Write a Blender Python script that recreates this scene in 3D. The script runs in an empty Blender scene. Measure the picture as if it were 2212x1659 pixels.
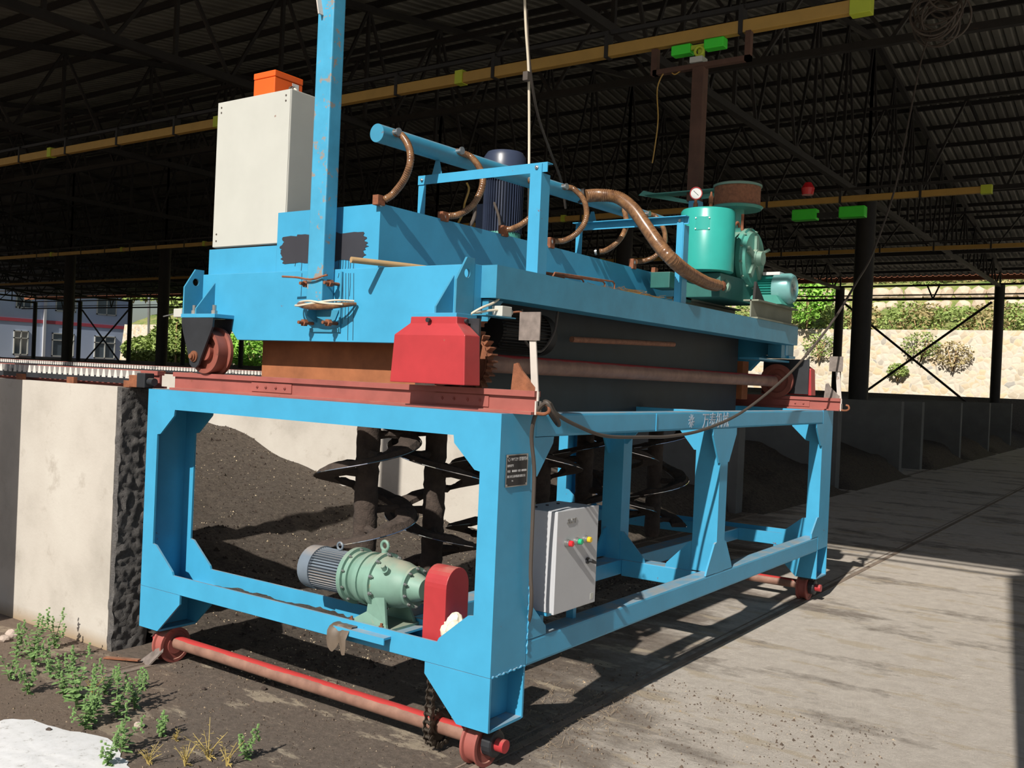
import bpy, bmesh, math, random
from mathutils import Vector, Matrix, noise
random.seed(7)
PI = math.pi
sc = bpy.context.scene
col = sc.collection
V = Vector
# ------------------------------------------------------------------ camera
W_, H_ = 2212, 1659
FPX = 2066.36
CAM = V((2.40660, -3.36613, 1.75892))
CR = V((0.8179371, 0.57364596, 0.04369449)).normalized()
CW = V((-0.57393473, 0.81887222, -0.00687115)).normalized()
CU = CR.cross(CW).normalized()
cd = bpy.data.cameras.new('camera'); cam = bpy.data.objects.new('camera', cd); col.objects.link(cam)
cd.sensor_width = 36; cd.lens = FPX / W_ * 36; cd.clip_end = 600; cd.clip_start = 0.05
m = Matrix.Identity(4)
for i in range(3):
    m[i][0] = CR[i]; m[i][1] = CU[i]; m[i][2] = -CW[i]; m[i][3] = CAM[i]
cam.matrix_world = m
sc.camera = cam
# ------------------------------------------------------------------ light
w = bpy.data.worlds.new('World'); sc.world = w; w.use_nodes = True
nt = w.node_tree; bg = nt.nodes['Background']
sky = nt.nodes.new('ShaderNodeTexSky'); sky.sky_type = 'NISHITA'; sky.sun_disc = False
sky.sun_elevation = math.radians(39); sky.sun_rotation = math.radians(172); sky.air_density = 1.0; sky.dust_density = 1.5; sky.ozone_density = 1.0
nt.links.new(sky.outputs[0], bg.inputs[0]); bg.inputs[1].default_value = 0.062
sd = bpy.data.lights.new('sun', 'SUN'); sun = bpy.data.objects.new('sun', sd); col.objects.link(sun)
SUN = V((-0.14, 1.0, -0.82)).normalized()
sun.rotation_euler = SUN.to_track_quat('-Z', 'Y').to_euler(); sun.location = (3, -12, 14)
sd.energy = 5.2; sd.angle = math.radians(0.6); sd.color = (1.0, 0.94, 0.85)
sc.view_settings.view_transform = 'Standard'; sc.view_settings.look = 'None'
sc.view_settings.exposure = 0.15; sc.view_settings.gamma = 1.0; sc.view_settings.use_curve_mapping = False
try:
    sc.cycles.max_bounces = 6; sc.cycles.use_denoising = True
except Exception: pass

def at(px, py, ax, val):          # where the sight line through a photo pixel meets a plane of the place
    d = CR * ((px - 1106) / FPX) - CU * ((py - 829.5) / FPX) + CW
    i = 'xyz'.index(ax); return CAM + d * ((val - CAM[i]) / d[i])

# ------------------------------------------------------------------ materials
def lin(c): return tuple(((x / 255) / 12.92 if x / 255 <= 0.04045 else ((x / 255 + 0.055) / 1.055) ** 2.4) for x in c) + (1,)
def nn(t, k, **kw):
    n = t.nodes.new(k)
    for a, b in kw.items():
        if a in n.inputs: n.inputs[a].default_value = b
        else: setattr(n, a, b)
    return n
def ramp(t, fac, stops):
    r = t.nodes.new('ShaderNodeValToRGB'); e = r.color_ramp.elements
    e[0].position, e[0].color = stops[0]; e[1].position, e[1].color = stops[-1]
    for p, c in stops[1:-1]:
        x = e.new(p); x.color = c
    t.links.new(fac, r.inputs[0]); return r.outputs[0]
def mix(t, fac, a, b, mode='MIX'):
    n = t.nodes.new('ShaderNodeMix'); n.data_type = 'RGBA'; n.blend_type = mode
    for s, v in ((n.inputs[0], fac), (n.inputs[6], a), (n.inputs[7], b)):
        if isinstance(v, (int, float, tuple)): s.default_value = v
        else: t.links.new(v, s)
    return n.outputs[2]
def noi(t, scale, detail=4, vec=None, rough=0.6):
    n = nn(t, 'ShaderNodeTexNoise'); n.inputs['Scale'].default_value = scale; n.inputs['Detail'].default_value = detail
    n.inputs['Roughness'].default_value = rough
    if vec is not None: t.links.new(vec, n.inputs['Vector'])
    return n.outputs[0]
BL, WH = (0, 0, 0, 1), (1, 1, 1, 1)
def base_mat(name):
    m = bpy.data.materials.new(name); m.use_nodes = True; t = m.node_tree
    return m, t, t.nodes['Principled BSDF']
def bumpit(t, b, h, strength, dist):
    n = t.nodes.new('ShaderNodeBump'); n.inputs['Strength'].default_value = strength; n.inputs['Distance'].default_value = dist
    t.links.new(h, n.inputs['Height']); t.links.new(n.outputs[0], b.inputs['Normal'])
def geo(t): return t.nodes.new('ShaderNodeNewGeometry')
def mk(name, rgb, rough=0.5, metal=0.0, var=0.12, rust=0.0, dust=0.0, bump=0.0, bscale=60, nscale=6, rustc=(120, 66, 42), spec=None):
    m, t, b = base_mat(name)
    g = geo(t); pos = g.outputs['Position']
    c0 = lin(rgb); n1 = noi(t, nscale, 5, pos)
    lo = tuple(x * (1 - var) for x in c0[:3]) + (1,); hi = tuple(min(1, x * (1 + var)) for x in c0[:3]) + (1,)
    c = ramp(t, n1, [(0.3, lo), (0.7, hi)])
    if rust > 0:
        n2 = noi(t, 14, 8, pos, 0.7)
        f = ramp(t, n2, [(0.70 - rust * 0.25, BL), (0.74 - rust * 0.25, (.85, .85, .85, 1))])
        c = mix(t, f, c, lin(rustc))
    if dust > 0:
        sx = t.nodes.new('ShaderNodeSeparateXYZ'); t.links.new(g.outputs['Normal'], sx.inputs[0])
        up = ramp(t, sx.outputs[2], [(0.6, BL), (0.95, WH)])
        n3 = noi(t, 9, 5, pos)
        nf = ramp(t, n3, [(0.35, (0.25, 0.25, 0.25, 1)), (0.65, WH)])
        mm = t.nodes.new('ShaderNodeMath'); mm.operation = 'MULTIPLY'; t.links.new(up, mm.inputs[0]); t.links.new(nf, mm.inputs[1])
        m2 = t.nodes.new('ShaderNodeMath'); m2.operation = 'MULTIPLY'; t.links.new(mm.outputs[0], m2.inputs[0]); m2.inputs[1].default_value = dust
        c = mix(t, m2.outputs[0], c, lin((176, 158, 138)))
    t.links.new(c, b.inputs['Base Color'])
    b.inputs['Roughness'].default_value = rough; b.inputs['Metallic'].default_value = metal
    if spec is not None: b.inputs['Specular IOR Level'].default_value = spec
    if bump: bumpit(t, b, noi(t, bscale, 5, pos), bump, 0.01)
    return m
MB_ = {}
MB_['blue'] = mk('blue_paint', (62, 153, 193), 0.42, var=0.08, rust=0.15, dust=0.7, nscale=4)
MB_['blue_worn'] = mk('worn_blue_paint', (68, 154, 191), 0.45, var=0.12, rust=0.5, dust=0.4, rustc=(150, 132, 112))
MB_['teal'] = mk('teal_blue_paint', (58, 136, 168), 0.45, var=0.12, rust=0.12, dust=0.6)
MB_['green'] = mk('machine_green', (72, 146, 134), 0.4, var=0.12, rust=0.12, dust=0.5)
MB_['pale'] = mk('pale_green_casting', (112, 146, 132), 0.55, var=0.15, rust=0.16, dust=0.6, rustc=(160, 140, 110))
MB_['red'] = mk('red_paint', (168, 50, 54), 0.45, var=0.1, rust=0.14, dust=0.4, rustc=(150, 92, 76))
MB_['oxide'] = mk('red_oxide', (150, 82, 74), 0.65, var=0.15, rust=0.2, dust=0.75)
MB_['redtube'] = mk('rusty_red_tube', (165, 92, 78), 0.55, var=0.15, rust=0.2, dust=0.0, nscale=8, rustc=(150, 112, 92))
MB_['rust'] = mk('rusted_steel', (128, 78, 52), 0.8, var=0.3, bump=0.3, nscale=18, dust=0.3)
MB_['white'] = mk('offwhite_paint', (186, 187, 180), 0.45, var=0.03, rust=0.02)
MB_['greyw'] = mk('light_grey_paint', (182, 184, 188), 0.4, var=0.03)
MB_['orange'] = mk('orange_plastic', (225, 92, 26), 0.4, var=0.03)
MB_['black'] = mk('black_enamel', (40, 42, 46), 0.5, var=0.25, rust=0.12, dust=0.3, rustc=(90, 82, 78))
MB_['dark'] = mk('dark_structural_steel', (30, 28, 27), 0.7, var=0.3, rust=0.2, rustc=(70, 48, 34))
MB_['darkblue'] = mk('dark_blue_motor_paint', (50, 58, 78), 0.35, var=0.15, dust=0.4)
MB_['gmotor'] = mk('grey_blue_motor_paint', (106, 118, 130), 0.45, var=0.1, dust=0.6, rust=0.05)
MB_['yellow'] = mk('yellow_conductor_rail', (168, 132, 60), 0.5, var=0.08)
MB_['lime'] = mk('yellow_green_plastic', (176, 190, 50), 0.5, var=0.05)
MB_['brightgreen'] = mk('bright_green_plastic', (60, 220, 50), 0.5, var=0.05)
MB_['cable'] = mk('rubber_cable', (74, 66, 60), 0.6, var=0.1)
MB_['wcable'] = mk('cream_cable', (206, 196, 176), 0.5, var=0.05)
MB_['steel'] = mk('bare_steel', (170, 170, 168), 0.3, metal=0.8, var=0.1)
MB_['shiny'] = mk('polished_blade_edge', (215, 215, 220), 0.15, metal=1.0, var=0.05)
MB_['wood'] = mk('weathered_wood', (176, 146, 104), 0.7, var=0.15)
MB_['chain'] = mk('greasy_chain', (70, 62, 54), 0.5, metal=0.5, var=0.3)
MB_['signwhite'] = mk('flaking_white_paint', (190, 182, 174), 0.6, var=0.1, rust=0.4, rustc=(130, 96, 76))
MB_['signgrey'] = mk('grey_stained_plate', (120, 110, 104), 0.6, var=0.3, rust=0.2, nscale=22)
MB_['glass'] = mk('dark_window_glass', (88, 100, 110), 0.1, var=0.2, nscale=0.8)
MB_['bldg'] = mk('pale_cladding', (176, 190, 214), 0.7, var=0.05, nscale=0.3)
MB_['bldgred'] = mk('red_trim', (170, 70, 84), 0.6, var=0.05)
MB_['leaf'] = mk('weed_leaf', (116, 148, 88), 0.6, var=0.25, nscale=20)
MB_['leafdry'] = mk('dry_leaf', (176, 156, 92), 0.7, var=0.25, nscale=20)
MB_['bush'] = mk('hill_bush_leaf', (142, 162, 88), 0.75, var=0.3, nscale=3)
MB_['bushdry'] = mk('dry_bush_leaf', (166, 152, 104), 0.75, var=0.3, nscale=3)
MB_['bushbright'] = mk('vine_leaf', (142, 192, 78), 0.7, var=0.3, nscale=3)
MB_['tape'] = mk('cream_plastic_bag', (220, 212, 190), 0.6, var=0.05)
MB_['blackpaint'] = mk('black_touch_up_paint', (52, 52, 58), 0.5, var=0.1)
MB_['text'] = mk('faded_white_lettering', (176, 188, 202), 0.7, var=0.1)
MB_['textlt'] = mk('label_white', (206, 206, 206), 0.6, var=0.02)
MB_['plate'] = mk('black_nameplate', (34, 34, 38), 0.4, var=0.1)
MB_['cred'] = mk('red_button', (220, 40, 50), 0.25, var=0.02)
MB_['cgreen'] = mk('green_button', (40, 170, 120), 0.25, var=0.02)
MB_['cyel'] = mk('yellow_button', (220, 180, 40), 0.25, var=0.02)
MB_['mesh'] = mk('rusty_perforated_mesh', (140, 92, 66), 0.7, var=0.3, bump=0.8, bscale=160, nscale=40)
MB_['stone'] = mk('grey_rubble_stone', (176, 160, 148), 0.85, var=0.25, bump=0.5, nscale=8)

def mat_hose():
    m, t, b = base_mat('brown_ribbed_hose'); g = geo(t)
    c = ramp(t, noi(t, 30, 4, g.outputs['Position']), [(0.3, lin((92, 64, 46))), (0.7, lin((140, 104, 72)))])
    t.links.new(c, b.inputs['Base Color']); b.inputs['Roughness'].default_value = 0.25
    return m
MB_['hose'] = mat_hose()

def mat_plaster():
    m, t, b = base_mat('cement_plaster'); g = geo(t); p = g.outputs['Position']
    c = ramp(t, noi(t, 1.6, 6, p), [(0.3, lin((164, 158, 149))), (0.5, lin((182, 176, 167))), (0.7, lin((190, 185, 176)))])
    st = ramp(t, noi(t, 3.5, 7, p, 0.7), [(0.58, BL), (0.75, WH)])
    c = mix(t, st, c, lin((152, 143, 132)))
    mp = nn(t, 'ShaderNodeSeparateXYZ'); t.links.new(p, mp.inputs[0])
    low = ramp(t, mp.outputs[2], [(0.0, WH), (0.10, BL)])
    c = mix(t, low, c, lin((150, 130, 104)))
    t.links.new(c, b.inputs['Base Color']); b.inputs['Roughness'].default_value = 0.85
    bumpit(t, b, noi(t, 40, 6, p), 0.15, 0.01); return m
MB_['plaster'] = mat_plaster()
MB_['shadecement'] = mk('shade_grey_cement', (104, 105, 104), .9, var=.12, nscale=3)  # toned below the plaster so walls deep in the shed read as shaded
def mat_mortar():
    m, t, b = base_mat('rough_mortar'); g = geo(t); p = g.outputs['Position']
    c = ramp(t, noi(t, 20, 8, p, 0.7), [(0.3, lin((96, 94, 94))), (0.7, lin((150, 146, 142)))])
    t.links.new(c, b.inputs['Base Color']); b.inputs['Roughness'].default_value = 0.95
    bumpit(t, b, noi(t, 34, 8, p, 0.75), 1.0, 0.05); return m
MB_['mortar'] = mat_mortar()
def mat_compost():
    m, t, b = base_mat('compost'); g = geo(t); p = g.outputs['Position']
    c = ramp(t, noi(t, 22, 9, p, 0.85), [(0.36, lin((70, 60, 53))), (0.55, lin((122, 110, 98))), (0.75, lin((146, 132, 118)))])
    v = nn(t, 'ShaderNodeTexVoronoi'); v.inputs['Scale'].default_value = 70; t.links.new(p, v.inputs['Vector'])
    sp = ramp(t, v.outputs['Distance'], [(0.12, WH), (0.22, BL)])
    sel = ramp(t, noi(t, 24, 3, p), [(0.46, BL), (0.56, WH)])
    mm = t.nodes.new('ShaderNodeMath'); mm.operation = 'MULTIPLY'; t.links.new(sp, mm.inputs[0]); t.links.new(sel, mm.inputs[1])
    c = mix(t, mm.outputs[0], c, lin((196, 182, 156)))
    t.links.new(c, b.inputs['Base Color']); b.inputs['Roughness'].default_value = 0.95
    bumpit(t, b, noi(t, 38, 8, p, 0.85), 1.0, 0.06); return m
MB_['compost'] = mat_compost()
MB_['caked'] = mk('caked_dirt', (66, 56, 50), 0.95, var=0.3, bump=1.0, bscale=50, nscale=20)
def mat_ground():
    m, t, b = base_mat('yard_ground'); g = geo(t); p = g.outputs['Position']
    sx = nn(t, 'ShaderNodeSeparateXYZ'); t.links.new(p, sx.inputs[0])
    def math_(op, a, b_=None, c_=None):
        n = t.nodes.new('ShaderNodeMath'); n.operation = op
        for i, v in enumerate((a, b_, c_)):
            if v is None: continue
            if isinstance(v, (int, float)): n.inputs[i].default_value = v
            else: t.links.new(v, n.inputs[i])
        return n.outputs[0]
    X, Y = sx.outputs[0], sx.outputs[1]
    # slab strewn with streaks that run along x
    mp = nn(t, 'ShaderNodeMapping'); mp.inputs['Scale'].default_value = (0.6, 1.7, 1); mp.inputs['Rotation'].default_value = (0, 0, 0.08); t.links.new(p, mp.inputs[0])
    n1 = noi(t, 0.9, 9, mp.outputs[0], 0.66)
    n2 = noi(t, 5, 8, p, 0.7)
    # dirt weight: more near the mouth of the first trough and under the frame
    wx = math_('MULTIPLY_ADD', X, -0.34, 0.20)
    wy = math_('MULTIPLY', Y, -0.085)
    wsum = math_('ADD', wx, wy)
    wsum = math_('MINIMUM', wsum, 0.36)
    wsum = math_('MAXIMUM', wsum, -0.03)
    a = math_('ADD', n1, wsum); a = math_('ADD', a, math_('MULTIPLY', math_('SUBTRACT', n2, 0.5), 0.35))
    f = ramp(t, a, [(0.50, BL), (0.60, (0.7, 0.7, 0.7, 1)), (0.75, WH)])
    slab = ramp(t, noi(t, 9, 8, p, 0.7), [(0.3, lin((206, 195, 183))), (0.7, lin((232, 222, 210)))])
    dirt = ramp(t, noi(t, 26, 8, p, 0.75), [(0.3, lin((100, 88, 78))), (0.7, lin((146, 131, 117)))])
    c = mix(t, f, slab, dirt)
    pn = noi(t, 2.6, 8, mp.outputs[0], 0.68)
    pf = ramp(t, pn, [(0.555, BL), (0.60, (0.75, 0.75, 0.75, 1))])
    c = mix(t, pf, c, lin((206, 190, 166)))
    soil = math_('MULTIPLY_ADD', X, -0.9, -1.5)     # reddish soil at the left
    soil2 = math_('ADD', soil, math_('MULTIPLY', Y, -0.9))
    sf = ramp(t, math_('ADD', soil2, math_('MULTIPLY', n2, 0.6)), [(0.55, BL), (0.85, WH)])
    ok = ramp(t, Y, [(0.0, WH), (0.02, BL)])
    c = mix(t, math_('MULTIPLY', math_('MULTIPLY', sf, ok), 0.4), c, lin((150, 126, 106)))
    v = nn(t, 'ShaderNodeTexVoronoi'); v.inputs['Scale'].default_value = 60; t.links.new(p, v.inputs['Vector'])
    sp = ramp(t, v.outputs['Distance'], [(0.08, WH), (0.16, BL)])
    sel = ramp(t, noi(t, 20, 3, p), [(0.52, BL), (0.58, WH)])
    c = mix(t, math_('MULTIPLY', sp, sel), c, lin((196, 184, 164)))
    t.links.new(c, b.inputs['Base Color']); b.inputs['Roughness'].default_value = 0.95
    bumpit(t, b, noi(t, 30, 9, p, 0.85), 0.9, 0.03); return m
MB_['ground'] = mat_ground()
def mat_stonewall():
    m, t, b = base_mat('rubble_masonry'); g = geo(t); p = g.outputs['Position']
    nz = nn(t, 'ShaderNodeTexNoise'); nz.inputs['Scale'].default_value = 1.5; t.links.new(p, nz.inputs['Vector'])
    va = t.nodes.new('ShaderNodeVectorMath'); va.operation = 'MULTIPLY_ADD'; t.links.new(nz.outputs['Color'], va.inputs[0]); va.inputs[1].default_value = (0.4, 0.4, 0.4); t.links.new(p, va.inputs[2])
    v = nn(t, 'ShaderNodeTexVoronoi'); v.inputs['Scale'].default_value = 3.2; t.links.new(va.outputs[0], v.inputs['Vector'])
    c = ramp(t, v.outputs['Color'], [(0.1, lin((196, 184, 166))), (0.4, lin((206, 198, 182))), (0.65, lin((206, 186, 152))), (0.9, lin((166, 162, 154)))])
    v2 = nn(t, 'ShaderNodeTexVoronoi'); v2.feature = 'DISTANCE_TO_EDGE'; v2.inputs['Scale'].default_value = 3.2; t.links.new(va.outputs[0], v2.inputs['Vector'])
    e = ramp(t, v2.outputs['Distance'], [(0.0, WH), (0.07, BL)])
    c = mix(t, e, c, lin((206, 196, 178)))
    t.links.new(c, b.inputs['Base Color']); b.inputs['Roughness'].default_value = 0.9
    bumpit(t, b, v2.outputs['Distance'], 0.6, 0.1); return m
MB_['stonewall'] = mat_stonewall()
def mat_hill():
    m, t, b = base_mat('hillside_grass'); g = geo(t); p = g.outputs['Position']
    c = ramp(t, noi(t, 0.9, 8, p, 0.7), [(0.35, lin((96, 122, 58))), (0.5, lin((140, 150, 84))), (0.65, lin((168, 158, 110)))])
    t.links.new(c, b.inputs['Base Color']); b.inputs['Roughness'].default_value = 0.95
    bumpit(t, b, noi(t, 5, 8, p), 0.8, 0.3); return m
MB_['hill'] = mat_hill()
def mat_roof():
    m, t, b = base_mat('roof_sheet_underside'); g = geo(t); p = g.outputs['Position']
    c = ramp(t, noi(t, 0.7, 6, p), [(0.35, lin((96, 95, 88))), (0.65, lin((122, 121, 112)))])
    t.links.new(c, b.inputs['Base Color']); b.inputs['Roughness'].default_value = 0.7; return m
MB_['roof'] = mat_roof()
def mat_axle():      # worn tube: red paint left on top, rubbed brown below
    m, t, b = base_mat('half_worn_red_axle'); g = geo(t); p = g.outputs['Position']
    sx = nn(t, 'ShaderNodeSeparateXYZ'); t.links.new(g.outputs['Normal'], sx.inputs[0])
    md = t.nodes.new('ShaderNodeMath'); md.operation = 'MULTIPLY_ADD'; t.links.new(noi(t, 5, 5, p), md.inputs[0]); md.inputs[1].default_value = 0.5; t.links.new(sx.outputs[2], md.inputs[2])
    f = ramp(t, md.outputs[0], [(0.99, BL), (1.06, WH)])
    c = mix(t, f, ramp(t, noi(t, 12, 6, p), [(0.3, lin((118, 86, 74))), (0.7, lin((150, 114, 98)))]), lin((172, 54, 52)))
    t.links.new(c, b.inputs['Base Color']); b.inputs['Roughness'].default_value = 0.55; return m
MB_['axle'] = mat_axle()
def mat_lime():
    m, t, b = base_mat('lime_powder'); g = geo(t); p = g.outputs['Position']
    c = ramp(t, noi(t, 22, 8, p, 0.8), [(0.30, lin((110, 100, 90))), (0.42, lin((206, 206, 206))), (0.7, lin((220, 220, 222)))])
    t.links.new(c, b.inputs['Base Color']); b.inputs['Roughness'].default_value = 0.95; return m
MB_['limep'] = mat_lime()

# ------------------------------------------------------------------ builders
class B:
    def __init__(s): s.bm = bmesh.new()
    def box(s, a, b):
        x0, x1 = sorted((a[0], b[0])); y0, y1 = sorted((a[1], b[1])); z0, z1 = sorted((a[2], b[2]))
        v = [s.bm.verts.new(c) for c in ((x0,y0,z0),(x1,y0,z0),(x1,y1,z0),(x0,y1,z0),(x0,y0,z1),(x1,y0,z1),(x1,y1,z1),(x0,y1,z1))]
        for f in ((0,3,2,1),(4,5,6,7),(0,1,5,4),(1,2,6,5),(2,3,7,6),(3,0,4,7)): s.bm.faces.new([v[i] for i in f])
        return s
    def beam(s, p, q, w_, h, up=(0, 0, 1)):
        p, q = V(p), V(q); d = (q - p).normalized(); up = V(up)
        if abs(d.dot(up)) > 0.98: up = V((0, 1, 0))
        r = d.cross(up).normalized(); u = r.cross(d)
        v = [s.bm.verts.new(e + r * (w_/2 * a) + u * (h/2 * b)) for e in (p, q) for a, b in ((-1,-1),(1,-1),(1,1),(-1,1))]
        for f in ((0,3,2,1),(4,5,6,7),(0,1,5,4),(1,2,6,5),(2,3,7,6),(3,0,4,7)): s.bm.faces.new([v[i] for i in f])
        return s
    def prism(s, pts, off):       # polygon in space pushed along off
        off = V(off); a = [s.bm.verts.new(V(p)) for p in pts]; b = [s.bm.verts.new(V(p) + off) for p in pts]
        n = len(pts); s.bm.faces.new(a[::-1]); s.bm.faces.new(b)
        for i in range(n): s.bm.faces.new((a[i], a[(i+1) % n], b[(i+1) % n], b[i]))
        return s
    def lathe(s, c, ax, prof, n=24):   # prof: list of (distance along axis, radius)
        c = V(c); ax = V(ax).normalized(); t = V((0, 0, 1)) if abs(ax.z) < 0.9 else V((1, 0, 0))
        r = ax.cross(t).normalized(); u = ax.cross(r); rings = []
        for d, rad in prof:
            if rad <= 1e-5: rings.append([s.bm.verts.new(c + ax * d)])
            else: rings.append([s.bm.verts.new(c + ax * d + (r * math.cos(2*PI*i/n) + u * math.sin(2*PI*i/n)) * rad) for i in range(n)])
        for a, b in zip(rings, rings[1:]):
            if len(a) == 1 and len(b) == 1: continue
            for i in range(n):
                j = (i + 1) % n
                if len(a) == 1: s.bm.faces.new((a[0], b[j], b[i]))
                elif len(b) == 1: s.bm.faces.new((a[i], a[j], b[0]))
                else: s.bm.faces.new((a[i], a[j], b[j], b[i]))
        return s
    def cyl(s, p, q, r, n=20, r2=None):
        p, q = V(p), V(q); L = (q - p).length; r2 = r if r2 is None else r2
        return s.lathe(p, q - p, [(0, 0), (0, r), (L, r2), (L, 0)], n)
    def tube(s, pts, r, n=8, closed=False):
        pts = [V(p) for p in pts]; rings = []; N = len(pts); pr = None
        for i, p in enumerate(pts):
            d = (pts[(i+1) % N if closed else min(i+1, N-1)] - pts[(i-1) % N if closed else max(i-1, 0)])
            d = d.normalized() if d.length > 1e-9 else V((0, 0, 1))
            if pr is None: pr = d.cross(V((0.31, 0.17, 0.93))).normalized()
            pr = (pr - d * pr.dot(d)).normalized(); u = d.cross(pr)
            rad = r(i) if callable(r) else r
            rings.append([s.bm.verts.new(p + (pr * math.cos(2*PI*k/n) + u * math.sin(2*PI*k/n)) * rad) for k in range(n)])
        for i in range(N if closed else N - 1):
            a, b = rings[i], rings[(i+1) % N]
            for k in range(n): s.bm.faces.new((a[k], a[(k+1) % n], b[(k+1) % n], b[k]))
        if not closed:
            s.bm.faces.new(rings[0][::-1]); s.bm.faces.new(rings[-1])
        return s
    def ring(s, c, ax, R, r, n=20, a0=0, a1=2*PI):
        c = V(c); ax = V(ax).normalized(); t = V((0, 0, 1)) if abs(ax.z) < 0.9 else V((1, 0, 0))
        e = ax.cross(t).normalized(); u = ax.cross(e); full = abs(a1 - a0 - 2*PI) < 1e-6
        P = [c + (e * math.cos(a0 + (a1-a0)*i/n) + u * math.sin(a0 + (a1-a0)*i/n)) * R for i in range(n if full else n+1)]
        return s.tube(P, r, 8, full)
    def quad(s, *p): s.bm.faces.new([s.bm.verts.new(V(x)) for x in p]); return s
    def build(s, name, mat, parent=None, smooth=False, bevel=0.0, origin=None):
        bmesh.ops.recalc_face_normals(s.bm, faces=s.bm.faces)
        me = bpy.data.meshes.new(name)
        if parent is not None: off = parent['_w'] if '_w' in parent else (0, 0, 0); off = V(off)
        elif origin is not None: off = V(origin)
        else:
            xs = [v.co for v in s.bm.verts]; mn = [min(c[i] for c in xs) for i in range(3)]; mx = [max(c[i] for c in xs) for i in range(3)]
            off = V(((mn[0]+mx[0])/2, (mn[1]+mx[1])/2, mn[2]))
        bmesh.ops.translate(s.bm, verts=s.bm.verts, vec=-off)
        if bevel:
            es = [e for e in s.bm.edges if len(e.link_faces) == 2 and e.calc_face_angle(0) > 0.5]
            bmesh.ops.bevel(s.bm, geom=es, offset=bevel, segments=2, affect='EDGES', profile=0.6)
        for f in s.bm.faces: f.smooth = smooth
        s.bm.to_mesh(me); s.bm.free()
        me.materials.append(MB_[mat] if isinstance(mat, str) else mat)
        if smooth:
            try: me.set_sharp_from_angle(angle=math.radians(38))
            except Exception: pass
        o = bpy.data.objects.new(name, me); col.objects.link(o)
        if parent is None: o.location = off
        else: o.parent = parent
        o['_w'] = tuple(off)
        return o
def tag(o, label, cat=None, group=None, kind=None):
    o['label'] = label
    if cat: o['category'] = cat
    if group: o['group'] = group
    if kind: o['kind'] = kind
    return o
def struct(o): o['kind'] = 'structure'; return o
def thing(name, loc, label, cat, group=None):
    o = bpy.data.objects.new(name, None); col.objects.link(o); o.location = loc; o['_w'] = tuple(loc)
    o.empty_display_size = 0.1
    return tag(o, label, cat, group)
def spline(P, n=12):
    P = [V(p) for p in P]; out = []
    for i in range(len(P) - 1):
        a = P[i-1] if i else P[0]*2 - P[1]; b, c = P[i], P[i+1]; d = P[i+2] if i + 2 < len(P) else P[-1]*2 - P[-2]
        for k in range(n):
            t = k / n
            out.append(0.5*((2*b) + (c-a)*t + (2*a-5*b+4*c-d)*t*t + (3*b-a-3*c+d)*t**3))
    out.append(P[-1]); return out
def bolt(b, p, ax, r=0.012, h=0.012):
    b.lathe(p, ax, [(-0.001, 0), (-0.001, r), (h, r), (h, r*0.5), (h*1.9, r*0.5), (h*1.9, 0)], 6)
def text_obj(s, size, p, right, up, mat, parent, name, depth=0.0012, align='LEFT'):
    cu = bpy.data.curves.new(name, 'FONT'); cu.body = s; cu.size = size; cu.extrude = depth; cu.align_x = align; cu.resolution_u = 3
    o = bpy.data.objects.new(name, cu); col.objects.link(o)
    dg = bpy.context.evaluated_depsgraph_get(); me = bpy.data.meshes.new_from_object(o.evaluated_get(dg))
    bpy.data.objects.remove(o); bpy.data.curves.remove(cu)
    r, u = V(right).normalized(), V(up).normalized(); n_ = r.cross(u)
    M = Matrix.Identity(4)
    for i in range(3): M[i][0] = r[i]; M[i][1] = u[i]; M[i][2] = n_[i]; M[i][3] = p[i]
    me.transform(M); me.transform(Matrix.Translation(-V(parent['_w'])))
    me.materials.clear(); me.materials.append(MB_[mat]); o2 = bpy.data.objects.new(name, me); col.objects.link(o2); o2.parent = parent
    o2['_w'] = parent['_w']
    return o2

# ================================================================== SETTING
YC = 2.405                                    # middle of the first trough and of the machine
g = B(); g.quad((-140, -30, 0), (60, -30, 0), (60, 60, 0), (-140, 60, 0)); struct(g.build('floor', 'ground'))
PITCH = 4.675
def trough_wall(i, y, x1=-2.86, th=0.24, name='wall'):
    b = B(); x0 = -84
    b.box((x0, y, 0), (x1, y + th, 1.6))
    o = b.build(name, 'plaster' if i < 2 else 'shadecement'); struct(o)
    return o
wall_names = ['front', 'second', 'third', 'fourth', 'fifth', 'sixth', 'seventh', 'eighth', 'ninth']
ys = [0.0, 4.56, 9.35, 14.0, 18.7, 20.75, 25.6, 30.4, 35.2]
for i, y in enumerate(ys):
    trough_wall(i, y, name='wall_' + wall_names[i], x1=-2.86 if i < 2 else -2.62)
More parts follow.
